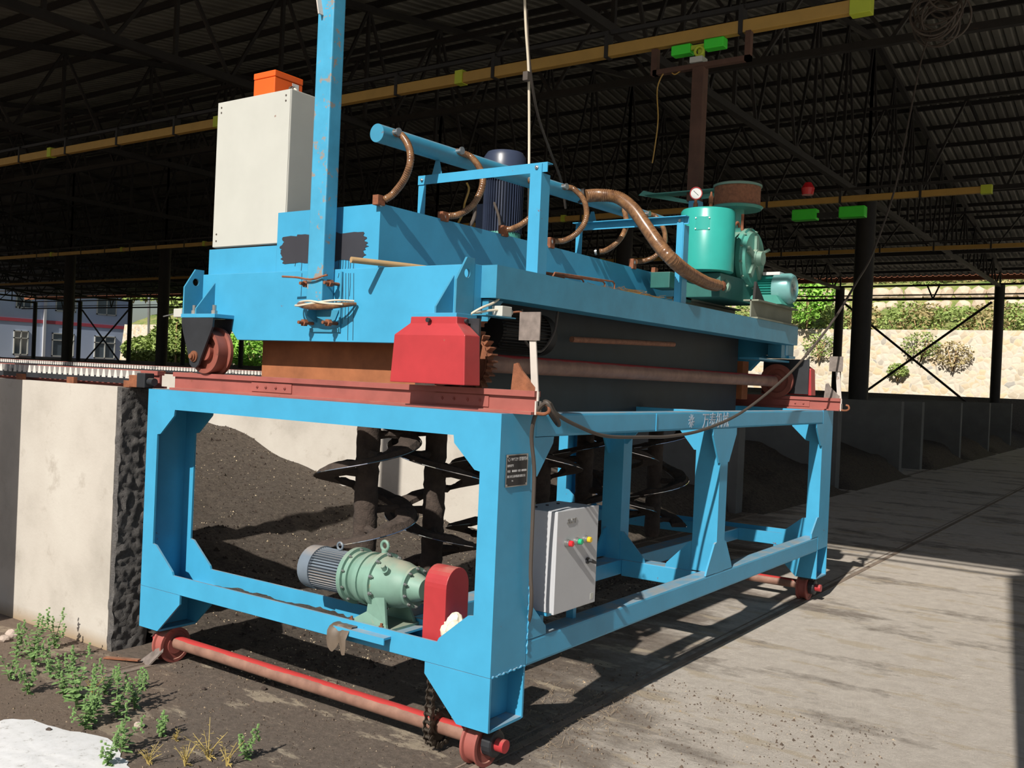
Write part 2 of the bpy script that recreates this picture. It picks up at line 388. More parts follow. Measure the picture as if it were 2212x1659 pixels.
# rough end faces of the two nearest walls
def rough_end(x, y, th, seed):
    b = B(); N, M_ = 16, 100; grid = []
    for j in range(M_ + 1):
        row = []
        for i in range(N + 1):
            yy = y + th * i / N; zz = 1.6 * j / M_
            d = 0.010 * noise.noise(V((yy*22 + seed, zz*22, 3))) + 0.007 * noise.noise(V((yy*40, zz*40, seed)))
            e = 0.018 * noise.noise(V((seed, zz * 9, 1))) if i in (0, N) else 0
            row.append(b.bm.verts.new((x + 0.045 + d, yy + (e if i == 0 else -e) + 0.004 * (1 if i == 0 else -1), min(zz, 1.592 + d*.5))))
        grid.append(row)
    for j in range(M_):
        for i in range(N): b.bm.faces.new((grid[j][i], grid[j][i+1], grid[j+1][i+1], grid[j+1][i]))
    # side and top skirts back to the wall
    for idx in (0, N):
        for j in range(M_):
            a, c = grid[j][idx], grid[j+1][idx]
            b.bm.faces.new((a, c, b.bm.verts.new((x - 0.002, c.co.y, c.co.z)), b.bm.verts.new((x - 0.002, a.co.y, a.co.z))))
    for i in range(N):
        a, c = grid[M_][i], grid[M_][i+1]
        b.bm.faces.new((a, c, b.bm.verts.new((x - 0.002, c.co.y, c.co.z)), b.bm.verts.new((x - 0.002, a.co.y, a.co.z))))
    o = b.build('trim_%d' % seed, 'mortar', smooth=True); struct(o)
rough_end(-2.86, 0.0, 0.24, 1); rough_end(-2.86, 4.56, 0.24, 2)
struct(B().box((-84, 41.6, 0), (12, 41.85, 1.78)).build('wall_back', 'mortar'))

# rails on the trough walls (thing each), with racks
def irail(b, x0, x1, y, z=1.6):
    b.box((x0, y-.045, z), (x1, y+.045, z+.012)); b.box((x0, y-.008, z+.012), (x1, y+.008, z+.08)); b.box((x0, y-.024, z+.078), (x1, y+.024, z+.104))
def wall_rail(y, lab, yr):
    t = thing('crane_rail', (-20, y, 1.6), lab, 'rail')
    b = B(); irail(b, -80, -2.62, y); b.build('rail', 'oxide', t)
    b = B(); x = -3.0
    b.box((-30, yr-.02, 1.62), (-2.66, yr+.02, 1.660)); b.build('rack_bar', 'black', t); b = B()
    x = -2.72
    while x > -16:
        for q in (0,):
            b.prism([(x, yr-.021, 1.652), (x-.040, yr-.021, 1.652), (x-.028, yr-.021, 1.70), (x-.012, yr-.021, 1.70)], (0, .042, 0))
        x -= 0.062
    o = b.build('rack_teeth', 'signrack', t); o['label'] = 'white painted rack teeth'
    b = B(); x = -2.75
    while x > -12:
        b.box((x-.05, yr-.045, 1.600), (x+.03, yr-.02, 1.64)); x -= 0.62
    b.build('rack_clip', 'rust', t)
def mat_rack():
    m, t, b = base_mat('rack_paint'); g = geo(t); p = g.outputs['Position']
    sx = nn(t, 'ShaderNodeSeparateXYZ'); t.links.new(p, sx.inputs[0])
    f = ramp(t, noi(t, 5, 6, p, .7), [(0.36, BL), (0.44, WH)])
    c = mix(t, f, lin((60, 60, 64)), lin((205, 202, 196)))
    t.links.new(c, b.inputs['Base Color']); b.inputs['Roughness'].default_value = .7; return m
MB_['signrack'] = mat_rack()
wall_rail(0.13, 'rusty red rail with toothed rack on the front trough wall, left of the cart', 0.045)
wall_rail(4.68, 'rusty red rail with toothed rack on the second trough wall, behind the turner', 4.60)
# junction block at the near rail joint
t = thing('rail_joint', (-2.62, .06, 1.6), 'black and rusty rail joint block at the end of the front trough wall', 'rail joint')
B().box((-2.74, -.005, 1.603), (-2.66, .06, 1.675)).build('clamp_block', 'rust', t, bevel=.004)
B().box((-2.655, -.01, 1.603), (-2.575, .055, 1.69)).build('bumper_block', 'black', t, bevel=.006)
B().cyl((-2.57, .02, 1.64), (-2.52, .02, 1.64), .022).build('pin', 'black', t, smooth=True)

# ground rails for the cart
for xr, lb in ((-0.12, 'flush steel track on the slab in front of the trough mouths, farther from the walls'), (-2.42, 'flush steel track on the slab running past the ends of the trough walls')):
    b = B(); b.box((xr-.03, -2.5, -.02), (xr+.03, 44, .006)); b.box((xr+.05, -2.5, -.02), (xr+.065, 44, .005))
    tag(b.build('ground_rail', 'dirtrail', None), lb, 'rail', 'ground rails')if False else None
MB_['dirtrail'] = mk('dirt_filled_rail', (128, 114, 102), 0.8, var=0.3, bump=.4)
for xr, lb in ((-0.12, 'flush dirt-filled track on the slab, the one farther from the trough walls'), (-2.42, 'flush dirt-filled track on the slab, the one running close past the trough wall ends')):
    b = B(); b.box((xr-.022, -.3, 0.0), (xr+.022, 41, .005)); b.box((xr-.07, -.3, 0.0), (xr-.06, 41, .004))
    tag(b.build('ground_rail', 'dirtrail'), lb, 'rail')

# compost
def heap(y0, y1, prof, seed, label, x_start, nx=150, ny=44, xend=-60):
    b = B(); rows = []
    xs = [x_start + (xend - x_start) * (i / nx) ** 2.2 for i in range(nx + 1)]
    for x in xs:
        row = []
        for j in range(ny + 1):
            y = y0 + (y1 - y0) * j / ny
            h = 0
            for (a, ha), (c, hc) in zip(prof, prof[1:]):
                if c <= x <= a: h = hc + (ha - hc) * (x - c) / (a - c); break
            else: h = prof[-1][1] if x < prof[-1][0] else prof[0][1]
            if seed > 1 and x > -2.75: h *= min(1, min(y - y0, y1 - y) / .6)
            n_ = noise.noise(V((x*1.3, y*1.3, seed))) * .10 + noise.noise(V((x*5, y*5, seed))) * .035 + noise.noise(V((x*17, y*17, seed))) * .014
            k = max(0, min(1, h / .15))
            row.append(b.bm.verts.new((x, y, max(h + n_ * k, -0.01 + h * .5))))
        rows.append(row)
    for a, c in zip(rows, rows[1:]):
        for j in range(ny): b.bm.faces.new((a[j], a[j+1], c[j+1], c[j]))
    o = b.build('compost_heap', 'compost', smooth=True)
    tag(o, label, 'compost', kind='stuff'); return o
heap(.25, 4.55, [(-1.0, -.012), (-2.2, .015), (-3.2, .12), (-4.4, .25), (-5.9, .55), (-6.5, .68), (-7.2, .88), (-8.0, 1.05), (-10, 1.35)], 1, 'dark brown compost heap filling the first trough behind the blue cart', -1.0, nx=220, ny=70)
h0 = [o for o in bpy.data.objects if o.name == 'compost_heap'][0]
def crumbs(name, mat, n_, s0, s1, label, seed):
    rnd = random.Random(seed); vs_ = [v.co + h0.location for v in h0.data.vertices if -9 < (v.co + h0.location).x < -1.3]
    b = B()
    for _ in range(n_):
        v = rnd.choice(vs_); s = rnd.uniform(s0, s1)*(1 if rnd.random() < .95 else 2.2); x, y, z = v.x+rnd.uniform(-.03, .03), v.y+rnd.uniform(-.03, .03), v.z
        a = rnd.uniform(0, 6.28); q = [b.bm.verts.new((x+s*math.cos(a+k*2.1), y+s*math.sin(a+k*2.1), z-s*.2)) for k in range(3)]; t_ = b.bm.verts.new((x+.2*s, y-.2*s, z+s*.8))
        for k in range(3): b.bm.faces.new((q[k], q[(k+1) % 3], t_))
    tag(b.build(name, mat), label, 'compost', kind='stuff')
MB_['crumbdark'] = mk('dark_crumb', (64, 54, 47), .95, var=.3, nscale=30)
MB_['crumbpale'] = mk('pale_crumb', (186, 170, 142), .95, var=.2, nscale=30)
crumbs('compost_crumbs', 'crumbdark', 5000, .008, .018, 'dark crumbs strewn over the sunlit compost heap', 3)
crumbs('straw_flecks', 'crumbpale', 3000, .004, .008, 'pale flecks strewn over the sunlit compost heap', 4)
heap(4.81, 9.34, [(-2.4, -.01), (-3.0, .3), (-4.6, .8), (-8, 1.2), (-14, 1.6), (-26, 1.72)], 2, 'dark compost heap in the second trough, behind the white inner wall', -2.4)
heap(9.6, 13.99, [(-2.3, -.01), (-2.9, .35), (-4.0, .72), (-5.2, .8), (-8, 1.1)], 3, 'dark compost heap in the third trough, right of the cart', -2.3)
for k, (a, c) in enumerate(((14.25, 18.69), (21, 25.59), (25.85, 30.39), (30.65, 35.19), (35.45, 41.5))):
    nm = ['fourth trough with its low dark slope', 'fifth trough past the narrow gangway', 'sixth trough', 'seventh trough', 'last trough near the back wall'][k]
    heap(a, c, [(-2.3, -.01), (-3.0, .4), (-4.4, .75), (-9, 1.1)], 4 + k, 'dark compost heap in the ' + nm, -2.3, nx=60, ny=20, xend=-40)

# ------------------------------------------------------------------ roof and frame of the shed
XS = [8.6, 2.31, -4.02, -10.6, -17.5, -24.6, -31.8, -38.8, -45.7, -52.2, -58.8, -65.7, -72.8, -79.8]
YR, ZR, YF, YB, ZE = 20.4, 10.4, -0.9, 42.2, 7.05
def zroof(y): return ZR - (ZR - ZE) * abs(y - YR) / (YR - YF)
b = B(); xs = []; x = 10.0
while x > -84:
    xs += [(x, 0), (x-.10, 0), (x-.13, .045), (x-.19, .045), (x-.22, 0)]; x -= .25 if x > -30 else 2.0
prev = None
for yy in (YF, YR, YB):
    row = [b.bm.verts.new((xx, yy, zroof(yy) + dz + .12)) for xx, dz in xs]
    if prev:
        for i in range(len(xs) - 1): b.bm.faces.new((prev[i], prev[i+1], row[i+1], row[i]))
    prev = row
struct(b.build('ceiling', 'roof'))
k = 0; y = YF + .1
while y < YB:
    b = B(); b.box((-84, y, zroof(y) - .03), (10, y + .06, zroof(y) + .09))
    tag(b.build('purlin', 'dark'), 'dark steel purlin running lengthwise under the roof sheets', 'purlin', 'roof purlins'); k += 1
    y += 1.35
def truss(x, y0, y1, nm, grp):
    t = thing('roof_truss', (x, (y0+y1)/2, 6.5), nm, 'roof truss', grp)
    zb = 6.45
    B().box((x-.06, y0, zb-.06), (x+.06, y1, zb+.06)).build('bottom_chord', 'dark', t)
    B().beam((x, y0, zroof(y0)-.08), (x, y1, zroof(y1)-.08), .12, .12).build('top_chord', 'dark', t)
    b = B(); n_ = 10
    for i in range(n_ + 1):
        ya = y0 + (y1-y0)*i/n_
        b.beam((x, ya, zb), (x, ya, zroof(ya)-.08), .06, .06)
        if i < n_:
            yb = y0 + (y1-y0)*(i+1)/n_; ym = (ya+yb)/2
            b.beam((x, ya, zroof(ya)-.08), (x, ym, zb), .05, .05); b.beam((x, ym, zb), (x, yb, zroof(yb)-.08), .05, .05)
    b.build('web_lattice', 'dark', t)
for i, x in enumerate(XS):
    truss(x, -.6, YR, 'dark lattice roof truss spanning the front half of the shed', 'roof trusses over the front bay')
    truss(x, YR, 41.0, 'dark lattice roof truss spanning the rear half of the shed', 'roof trusses over the rear bay')
def column(x, y, r, label, group, ztop):
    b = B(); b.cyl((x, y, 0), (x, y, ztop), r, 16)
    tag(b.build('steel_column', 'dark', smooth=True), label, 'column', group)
for x in XS:
    column(x, -.6, .15, 'round steel column at the sunny front edge of the shed', 'front row columns', 6.5)
    if x == -4.02: column(x, YR, .23, 'thick dark round column rising behind the hanging black cable, right of the pump', None, 6.5)
    else: column(x, YR, .23, 'thick dark round column in the middle row of the shed', 'middle row columns', 6.5)
    if x == -4.02: column(x, 41.0, .2, 'dark column at the far right, at the end of the crossed braces', None, 6.5)
    elif x == -10.6: column(x, 41.0, .2, 'slimmer dark column just left of the thick round column', None, 6.5)
    else: column(x, 41.0, .17, 'slim dark column in the rear row of the shed', 'rear row columns', 6.5)
def girder(y, z0, z1, label, x0, x1, grp=None, dbl=False):
    t = thing('longitudinal_girder', ((x0+x1)/2, y, z0), label, 'girder', grp)
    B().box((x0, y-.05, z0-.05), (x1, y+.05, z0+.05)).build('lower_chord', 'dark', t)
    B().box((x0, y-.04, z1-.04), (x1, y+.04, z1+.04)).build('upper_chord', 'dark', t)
    if dbl: B().box((x0, y-.025, z0+.16), (x1, y+.025, z0+.21)).build('tie_rod', 'dark', t)
    b = B(); x = x0; i = 0
    while x < x1 - .1:
        if not dbl:
            b.beam((x, y, z0), (x+.9, y, z1), .05, .05); b.beam((x+.9, y, z1), (x+1.8, y, z0), .05, .05)
        x += 1.8
    if dbl:
        for xa in XS:
            if x0 < xa < x1: 
                for s in (-2.6,):
                    b.beam((xa+s-.25, y, z1), (xa+s, y, z0), .06, .06); b.beam((xa+s+.25, y, z1), (xa+s, y, z0), .06, .06)
    b.build('web_lattice', 'dark', t)
girder(41.0, 5.95, 6.55, 'thin double rail girder between the rear columns, against the hillside', -82, 9, dbl=True)
girder(YR, 6.5, 8.6, 'dark lattice girder along the middle row of columns under the ridge', -82, 9)
girder(10, 6.5, 7.8, 'dark lattice girder halfway between front and middle columns', -82, 9)
girder(30.7, 6.5, 7.8, 'dark lattice girder halfway between middle and rear columns', -82, 9)
for z, lb in ((6.45, 'lower round tie between the front columns'), (6.75, 'upper round tie between the front columns')):
    tag(B().cyl((-82, -.6, z), (9, -.6, z), .035, 8).build('tie_rod', 'dark', smooth=True), lb + ', close under the front eave', 'tie rod')
def xbrace(xa, xb, label):
    t = thing('cross_brace', ((xa+xb)/2, 41.0, 2), label, 'cross brace')
    B().beam((xa, 41, 5.8), (xb, 40.93, .9), .09, .09).build('brace', 'dark', t); B().beam((xb, 41.07, 5.8), (xa, 41.0, .9), .09, .09).build('brace', 'dark', t)
xbrace(-4.3, -10.4, 'dark crossed braces between the rear columns against the stone wall at right')
xbrace(-65.9, -72.6, 'dark crossed braces between the rear columns before the white building at left')
tag(B().box((-84, 42.22, ZE-.16), (10, 42.42, ZE+.14)).build('gutter', 'rust'), 'rust brown gutter beam along the far eave', 'gutter')

# overhead conductor rails
def busbar(y, z, x1, lab, cable=False):
    t = thing('conductor_rail', (-20, y, z), lab, 'conductor rail')
    B().box((-60, y-.04, z-.055), (x1, y+.04, z+.055)).build('duct', 'yellow', t, bevel=.006)
    B().box((-60, y-.02, z+.16), (x1-.2, y+.02, z+.2)).build('support_angle', 'dark', t)
    B().box((x1-.16, y-.055, z-.075), (x1+.01, y+.055, z+.075)).build('end_cap', 'lime', t, bevel=.006)
    x = x1 - 1.1; i = 0
    while x > -30:
        o = B().box((x-.02, y-.05, z-.065), (x+.02, y+.05, z+.19)); o.build('hanger', 'dark', t)
        i += 1
        if i % 3 == 0: B().box((x-.5, y-.052, z-.06), (x-.4, y+.052, z+.08)).build('joint_sleeve', 'lime', t)
        x -= 1.35
busbar(4.65, 4.93, .2, 'long yellow overhead conductor rail above the turner, nearest to the camera')
busbar(14.0, 5.2, -.3, 'second yellow overhead conductor rail, deeper in the shed')
busbar(23.3, 5.6, -.6, 'third yellow overhead conductor rail, dim and far under the roof')

# second collector trolley deep in the shed
t = thing('collector_trolley', (-3.0, 14.0, 4.9), 'distant green collector trolley with a red lamp under the second yellow rail', 'collector trolley')
B().box((-3.6, 13.9, 4.86), (-3.15, 14.1, 5.06)).build('shoe_box', 'brightgreen', t, bevel=.02)
B().box((-2.75, 13.9, 4.86), (-2.3, 14.1, 5.06)).build('shoe_box', 'brightgreen', t, bevel=.02)
B().box((-3.2, 13.96, 4.9), (-2.7, 14.04, 4.98)).build('carrier', 'dark', t)
B().lathe((-3.3, 13.85, 5.4), (0, 0, 1), [(-.1, 0), (-.1, .1), (.02, .12), (.12, .06), (.13, 0)], 14).build('red_lamp', 'cred', t, smooth=True)

# ------------------------------------------------------------------ hillside
b = B(); nx, ny = 110, 26; rows = []
prof = [(42.4, 1.4), (46.9, 1.5), (50.05, 1.6), (50.3, 5.1), (51.5, 5.7), (54.0, 6.5), (54.4, 7.9), (56, 8.6), (62, 11), (70, 16), (80, 23), (95, 32)]
def hz(y):
    for (a, ha), (c, hc) in zip(prof, prof[1:]):
        if a <= y <= c: return ha + (hc-ha)*(y-a)/(c-a)
    return prof[-1][1]
ysamp = [50.5, 51, 51.5, 52.2, 53, 53.8, 54.5, 55, 56, 58, 60, 63, 66, 70, 75, 80, 88, 95]
for y in ysamp:
    row = []
    for i in range(nx+1):
        x = (-80.5 if y < 57 else -170) + (120 if y < 57 else 209.5)*i/nx
        row.append(b.bm.verts.new((x, y, hz(y) + .35*noise.noise(V((x*.3, y*.5, 5))) + .12*noise.noise(V((x, y, 9))))))
    rows.append(row)
for a, c in zip(rows, rows[1:]):
    for i in range(nx): b.bm.faces.new((a[i], a[i+1], c[i+1], c[i]))
struct(b.build('hillside', 'hill', smooth=True))
struct(B().prism([(-80.5, 49.5, -.1), (-80.5, 50.6, -.1), (-80.5, 50.6, 5.2), (-80.5, 50.1, 5.2)], (120, 0, 0)).build('wall_stone', 'stonewall'))
# upper wall of big rubble stones, each its own thing
k = 0
def rock(c, sx, sy, sz, seed, name, label, cat, group, mat='stone', sub=2):
    bm = bmesh.new(); bmesh.ops.create_icosphere(bm, subdivisions=sub, radius=1)
    for v in bm.verts:
        n_ = 1 + .28 * noise.noise(v.co * 1.3 + V((seed*3.1, seed, 0))) + .1 * noise.noise(v.co*3 + V((seed, 0, seed)))
        v.co = V((v.co.x*sx*n_, v.co.y*sy*n_, v.co.z*sz*n_))
    B_ = B(); B_.bm.free(); B_.bm = bm; bmesh.ops.translate(bm, verts=bm.verts, vec=V(c))
    return tag(B_.build(name, mat, smooth=False), label, cat, group)
MB_['rubble'] = mk('pale_rubble', (200, 182, 160), 0.9, var=0.2, bump=.5, nscale=1.5)
x = 1.0
while x > -22:
    s = random.uniform(.38, .62)
    for r_ in range(2):
        s2 = random.uniform(.75, 1.0)*s
        rock((x + random.uniform(-.1, .1), 54.1 + .15*r_, 6.75 + .72*r_ + random.uniform(-.05, .05)), s2*1.15, .4, .40, k, 'boulder', 'pale boulder in the dry-laid wall high on the slope', 'boulder', 'boulders of the upper stone wall', 'rubble')
        k += 1
    x -= s*1.75
# stone wall footings, bushes
def leafcloud(b, c, rx, ry, rz, n_, ls):
    for _ in range(n_):
        th = random.uniform(0, 2*PI); u_ = random.uniform(-1, 1); rr = random.uniform(.55, 1) ** .6
        s_ = math.sqrt(1-u_*u_)
        p = V((c[0] + rx*rr*s_*math.cos(th), c[1] + ry*rr*s_*math.sin(th), c[2] + rz*rr*u_))
        a = V((random.gauss(0, 1), random.gauss(0, 1), random.gauss(0, .6))).normalized(); d = a.cross(V((random.gauss(0, 1), random.gauss(0, 1), random.gauss(0, 1)))).normalized()
        l = ls*random.uniform(.6, 1.3)
        b.quad(p - a*l*.5, p + d*l*.28, p + a*l*.5, p - d*l*.28)
def bush(c, rx, ry, rz, mat, label, group, n_=420, ls=.3):
    t = thing('bush', (c[0], c[1], c[2] - rz), label, 'bush', group)
    b = B(); leafcloud(b, c, rx, ry, rz, n_, ls); o = b.build('foliage', mat, t); o['kind'] = 'stuff'
    b = B()
    for q in range(4): b.beam((c[0], c[1], c[2]-rz-.2), (c[0]+random.uniform(-.5, .5)*rx, c[1], c[2]+random.uniform(0, .4)*rz), .05, .05)
    b.build('stem', 'wood', t)
x = 3.0
while x > -24:
    m_ = random.choice(['bush', 'bush', 'bushdry', 'bush'])
    for r_ in range(2):
        bush((x+random.uniform(-.6, .6), 50.9 + 1.6*r_, 5.55 + .6*r_), random.uniform(1.0, 1.5), .8, random.uniform(.55, .85), m_, 'wild green bush growing on the terrace between the two stone walls', 'bushes on the terrace', 520, .22)
    x -= 1.5
x = 3.0
while x > -24:
    bush((x, 55.6, 8.6), 1.5, .8, random.uniform(.5, .9), random.choice(['bush', 'bushdry']), 'wild bush on the slope above the boulder wall', 'bushes above the boulder wall', 380, .28); x -= 2.2
for p_, l_ in (((1940, 800), 'small dark shrub rooted low in the stone wall, left of the crossed braces'), ((2060, 765), 'grey-green shrub hanging in the stone wall behind the crossed braces'), ((1990, 745), 'greenish shrub halfway up the stone wall behind the braces'), ((1770, 745), 'pale green shrub on the stone wall at the far end of the turner')):
    q = at(p_[0], p_[1], 'y', 49.6); s = .55 if p_[1] > 790 else 1.0
    bush((q.x, 49.55, q.z), s, .4, s*.7, 'bushdry' if p_[1] in (765,) else 'bush', l_, None, 420, .16)
for px_, py_, l_ in ((1775, 620, 'bright yellow-green climbing vine beside the pump motor'), (1745, 650, 'bright green vine hanging lower beside the pump motor')):
    q = at(px_, py_, 'y', 49.3); bush((q.x, 49.2, q.z), 1.0, .5, 1.3, 'bushbright', l_, None, 700, .26)
# left part: green mound before the pale wall, seen past the left wheel
for i, (px_, py_, rx_, rz_, m_) in enumerate(((318, 757, 4, 1.3, 'bush'), (368, 742, 3.6, 2.0, 'bush'), (425, 735, 4, 2.4, 'bush'), (555, 748, 4, 2.2, 'bushbright'), (640, 748, 4, 2.2, 'bushbright'), (700, 745, 4, 2.4, 'bush'), (780, 748, 4, 2.4, 'bush'))):
    q = at(px_, py_, 'y', 48.5)
    q.y = 48.5
    bush(q, rx_, .8, rz_, m_, ['low green shrub nearest the white building', 'green shrub mound before the pale stone wall at left', 'green shrub behind the left wheel of the turner', 'bright green shrub seen under the turner body, left one', 'bright green shrub seen under the turner body, middle one', 'green shrub hidden behind the turner, left one', 'green shrub hidden behind the turner, right one'][i], None, 2600, .42)
t = thing('tree', tuple(at(384, 690, 'y', 48.0)), 'small leafy sapling left of the turner wheel bracket', 'tree')
b = B(); q = at(384, 668, 'y', 48.0); leafcloud(b, q, 1.6, 1, 1.5, 160, .6); o = b.build('foliage', 'bush', t); o['kind'] = 'stuff'
b = B(); b.beam((q.x, q.y, 0), (q.x, q.y, q.z), .12, .12); b.build('trunk', 'wood', t)
# vegetation over the left stone wall
for i in range(9):
    q = at(290 + i*26, 622, 'y', 52); bush(q, 2.6, 1.2, 1.3, random.choice(['bush', 'bushdry', 'bushbright']), 'green bush along the top of the pale wall at left', 'bushes on top of the left stone wall', 500, .5)
# lamp pole left
t = thing('street_lamp', tuple(at(321, 725, 'y', 48.9)), 'thin grey lamp pole with curved head between building and column', 'lamp')
q0, q1 = at(321, 742, 'y', 48.9), at(322, 636, 'y', 48.9)
B().cyl(q0, q1, .12, 8).build('pole', 'steel', t, smooth=True)
B().ring(q1 + V((.5, 0, 0)), (0, 1, 0), .55, .09, 12, PI, 2*PI).build('arm', 'dark', t, smooth=True)

# white building far left
XB = -88
t = thing('building', (XB-4, 44, 0), 'white two-storey building with red belt course far behind the shed at left', 'building')
yL, yR = 22, at(278, 700, 'x', XB).y; ztop = at(278, 634, 'x', XB).z
B().box((XB-9, yL, 0), (XB, yR, ztop)).build('wall', 'bldg', t)
zb_ = at(0, 688, 'x', XB).z
B().box((XB, yL, zb_-.16), (XB+.06, yR, zb_+.16)).build('belt_course', 'bldgred', t)
B().prism([(XB+.6, yL, ztop), (XB+.6, yR+1.6, ztop), (XB-3.0, yR+.9, ztop+1.1), (XB-3.0, yL, ztop+1.1)], (0, 0, .12)).build('roof', 'bldgred', t)
B().box((XB, at(95, 700, 'x', XB).y-.12, 0), (XB+.2, at(95, 700, 'x', XB).y+.12, ztop)).build('downpipe', 'greyw', t)
for (a, c, lowz, hi_) in ((32, 66, 1, 0), (118, 162, 1, 0), (207, 250, 1, 0), (30, 62, 0, 1), (113, 161, 0, 1), (205, 250, 0, 1)):
    ya, yc = at(a, 700, 'x', XB).y, at(c, 700, 'x', XB).y
    if lowz: z0, z1 = zb_+1.15, zb_+3.75
    else: z0, z1 = zb_-3.3, zb_-1.0
    f = B(); fw = .1
    f.box((XB-.02, ya, z0), (XB+.1, ya+fw, z1)); f.box((XB-.02, yc-fw, z0), (XB+.1, yc, z1)); f.box((XB-.02, ya, z0), (XB+.1, yc, z0+fw)); f.box((XB-.02, ya, z1-fw), (XB+.1, yc, z1))
    f.box((XB-.02, (ya+yc)/2-.05, z0), (XB+.1, (ya+yc)/2+.05, z1)); f.box((XB-.02, ya, z1-.75), (XB+.1, yc, z1-.65))
    fr = f.build('window', 'white', t); B().box((XB+.005, ya+.02, z0+.02), (XB+.03, yc-.02, z1-.02)).build('pane', 'glass', fr)
# ================================================================== THE BLUE TRANSFER CART
T_ = .012
XW, YL = 2.545, 4.81
ZT, Z0, ZB, ZBT, ZTB = 1.6, .21, .45, .55, 1.49
cart = thing('transfer_cart', (-1.27, 2.4, 0), 'blue welded steel transfer cart standing on the ground, under the turner', 'cart')
def P(b, name, mat='blue', lab=None, bevel=0.0, smooth=False, parent=None):
    o = b.build(name, mat, parent or cart, smooth=smooth, bevel=bevel)
    if lab: o['label'] = lab
    return o
def col_c(xo, xi, y0, y1, zb=ZB):       # C-channel column, web on the outside
    b = B(); s = 1 if xo > xi else -1
    b.box((xo, y0+T_, zb), (xo - s*T_, y1-T_, ZT)); b.box((xo, y0, zb), (xi, y0+T_, ZT)); b.box((xo, y1-T_, zb), (xi, y1, ZT))
    return b
P(col_c(0, -.105, 0, .27), 'column'); P(col_c(-XW, -XW+.1, 0, .27), 'column')
P(col_c(0, -.105, 4.54, YL), 'column'); P(col_c(-XW, -XW+.1, 4.54, YL), 'column')
for y0 in (0, 4.54):
    y1 = y0 + .27
    b = B(); b.box((-XW+.1, y0, ZTB), (-.105, y0+T_, ZT)); b.box((-XW+.1, y1-T_, ZTB), (-.105, y1, ZT)); b.box((-XW+.013, y0+T_, ZT-.013), (-.013, y1-T_, ZT-.001)); P(b, 'top_end_beam')
    b = B(); b.box((-XW+.1, y0, ZB), (-.105, y0+T_, ZBT)); b.box((-XW+.1, y1-T_, ZB), (-.105, y1, ZBT)); b.box((-XW+.013, y0+T_, ZB-.006), (-.013, y1-T_, ZB+.012)); P(b, 'bottom_end_beam')
    for ya in (y0, y1 - T_):
        o_ = (0, T_, 0)
        for xo, s in ((-.105, -1), (-XW+.1, 1)):
            P(B().prism([(xo, ya, ZTB), (xo+s*.155, ya, ZTB), (xo+s*.15, ya, ZTB-.035), (xo+s*.03, ya, 1.345), (xo, ya, 1.34)], o_), 'gusset')
            P(B().prism([(xo, ya, ZBT), (xo+s*.20, ya, ZBT), (xo+s*.19, ya, ZBT+.02), (xo+s*.03, ya, .70), (xo, ya, .705)], o_), 'gusset')
    # feet
    for xo, s in ((0, -1), (-XW, 1)):
        b = B()
        for ya in (y0, y1 - T_):
            b.prism([(xo, ya, Z0), (xo+s*.175, ya, Z0), (xo+s*.37, ya, .395), (xo+s*.37, ya, ZB-.002), (xo, ya, ZB-.002)], (0, T_, 0))
        b.box((xo+s*.085, y0+T_, Z0+.01), (xo+s*.097, y1-T_, ZB-.002)); b.box((xo+s*.002, y0+T_, Z0-.004), (xo+s*.18, y1-T_, Z0+.008))
        P(b, 'foot')
# long members
P(B().box((-.10, .27, ZTB), (0, 4.54, ZT)), 'top_side_beam', bevel=.012)
P(B().box((-.11, .27, ZB-.01), (0, 4.54, ZBT+.01)), 'bottom_side_beam', bevel=.012)
P(B().box((-.86, .27, ZTB), (-.74, 4.54, ZT)), 'inner_top_beam', bevel=.01)
P(B().box((-.82, .27, ZB), (-.68, 4.54, ZBT)), 'inner_bottom_beam', bevel=.01)
def cch(x0, x1, y0, y1, z0, z1):        # channel with its web facing -y
    return B().box((x0, y0, z0), (x1, y0+T_, z1)).box((x0, y0+T_, z0), (x0+T_, y1, z1)).box((x1-T_, y0+T_, z0), (x1, y1, z1))
P(cch(-.17, 0, 2.43, 2.555, ZBT+.01, ZTB), 'middle_post'); P(cch(-.85, -.70, 2.43, 2.55, ZBT, ZTB), 'middle_post')
P(B().box((-.74, 2.43, ZTB), (-.10, 2.55, ZT-.002)), 'top_cross_beam'); P(B().box((-.68, 2.43, ZB-.01), (-.11, 2.56, ZBT)), 'bottom_cross_beam', bevel=.006)
for x0 in (-.012, -.82):
    for y_, s in ((2.43, -1), (2.555, 1)):
        P(B().prism([(x0, y_, ZTB), (x0, y_+s*.13, ZTB), (x0, y_+s*.13, ZTB-.04), (x0, y_+s*.02, 1.27), (x0, y_, 1.27)], (T_, 0, 0)), 'gusset')
        P(B().prism([(x0, y_, ZBT+.012), (x0, y_+s*.15, ZBT+.012), (x0, y_+s*.13, ZBT+.05), (x0, y_+s*.03, .75), (x0, y_, .76)], (T_, 0, 0)), 'gusset')
for y_, s in ((.27, 1), (4.54, -1)):
    P(B().prism([(-.012, y_, ZTB+.0), (-.012, y_+s*.16, ZTB), (-.012, y_+s*.155, 1.46), (-.012, y_+s*.03, 1.31), (-.012, y_, 1.31)], (T_, 0, 0)), 'gusset')
    P(B().prism([(-.012, y_, ZBT+.012), (-.012, y_+s*.165, ZBT+.012), (-.012, y_+s*.16, .60), (-.012, y_+s*.03, .72), (-.012, y_, .72)], (T_, 0, 0)), 'gusset')
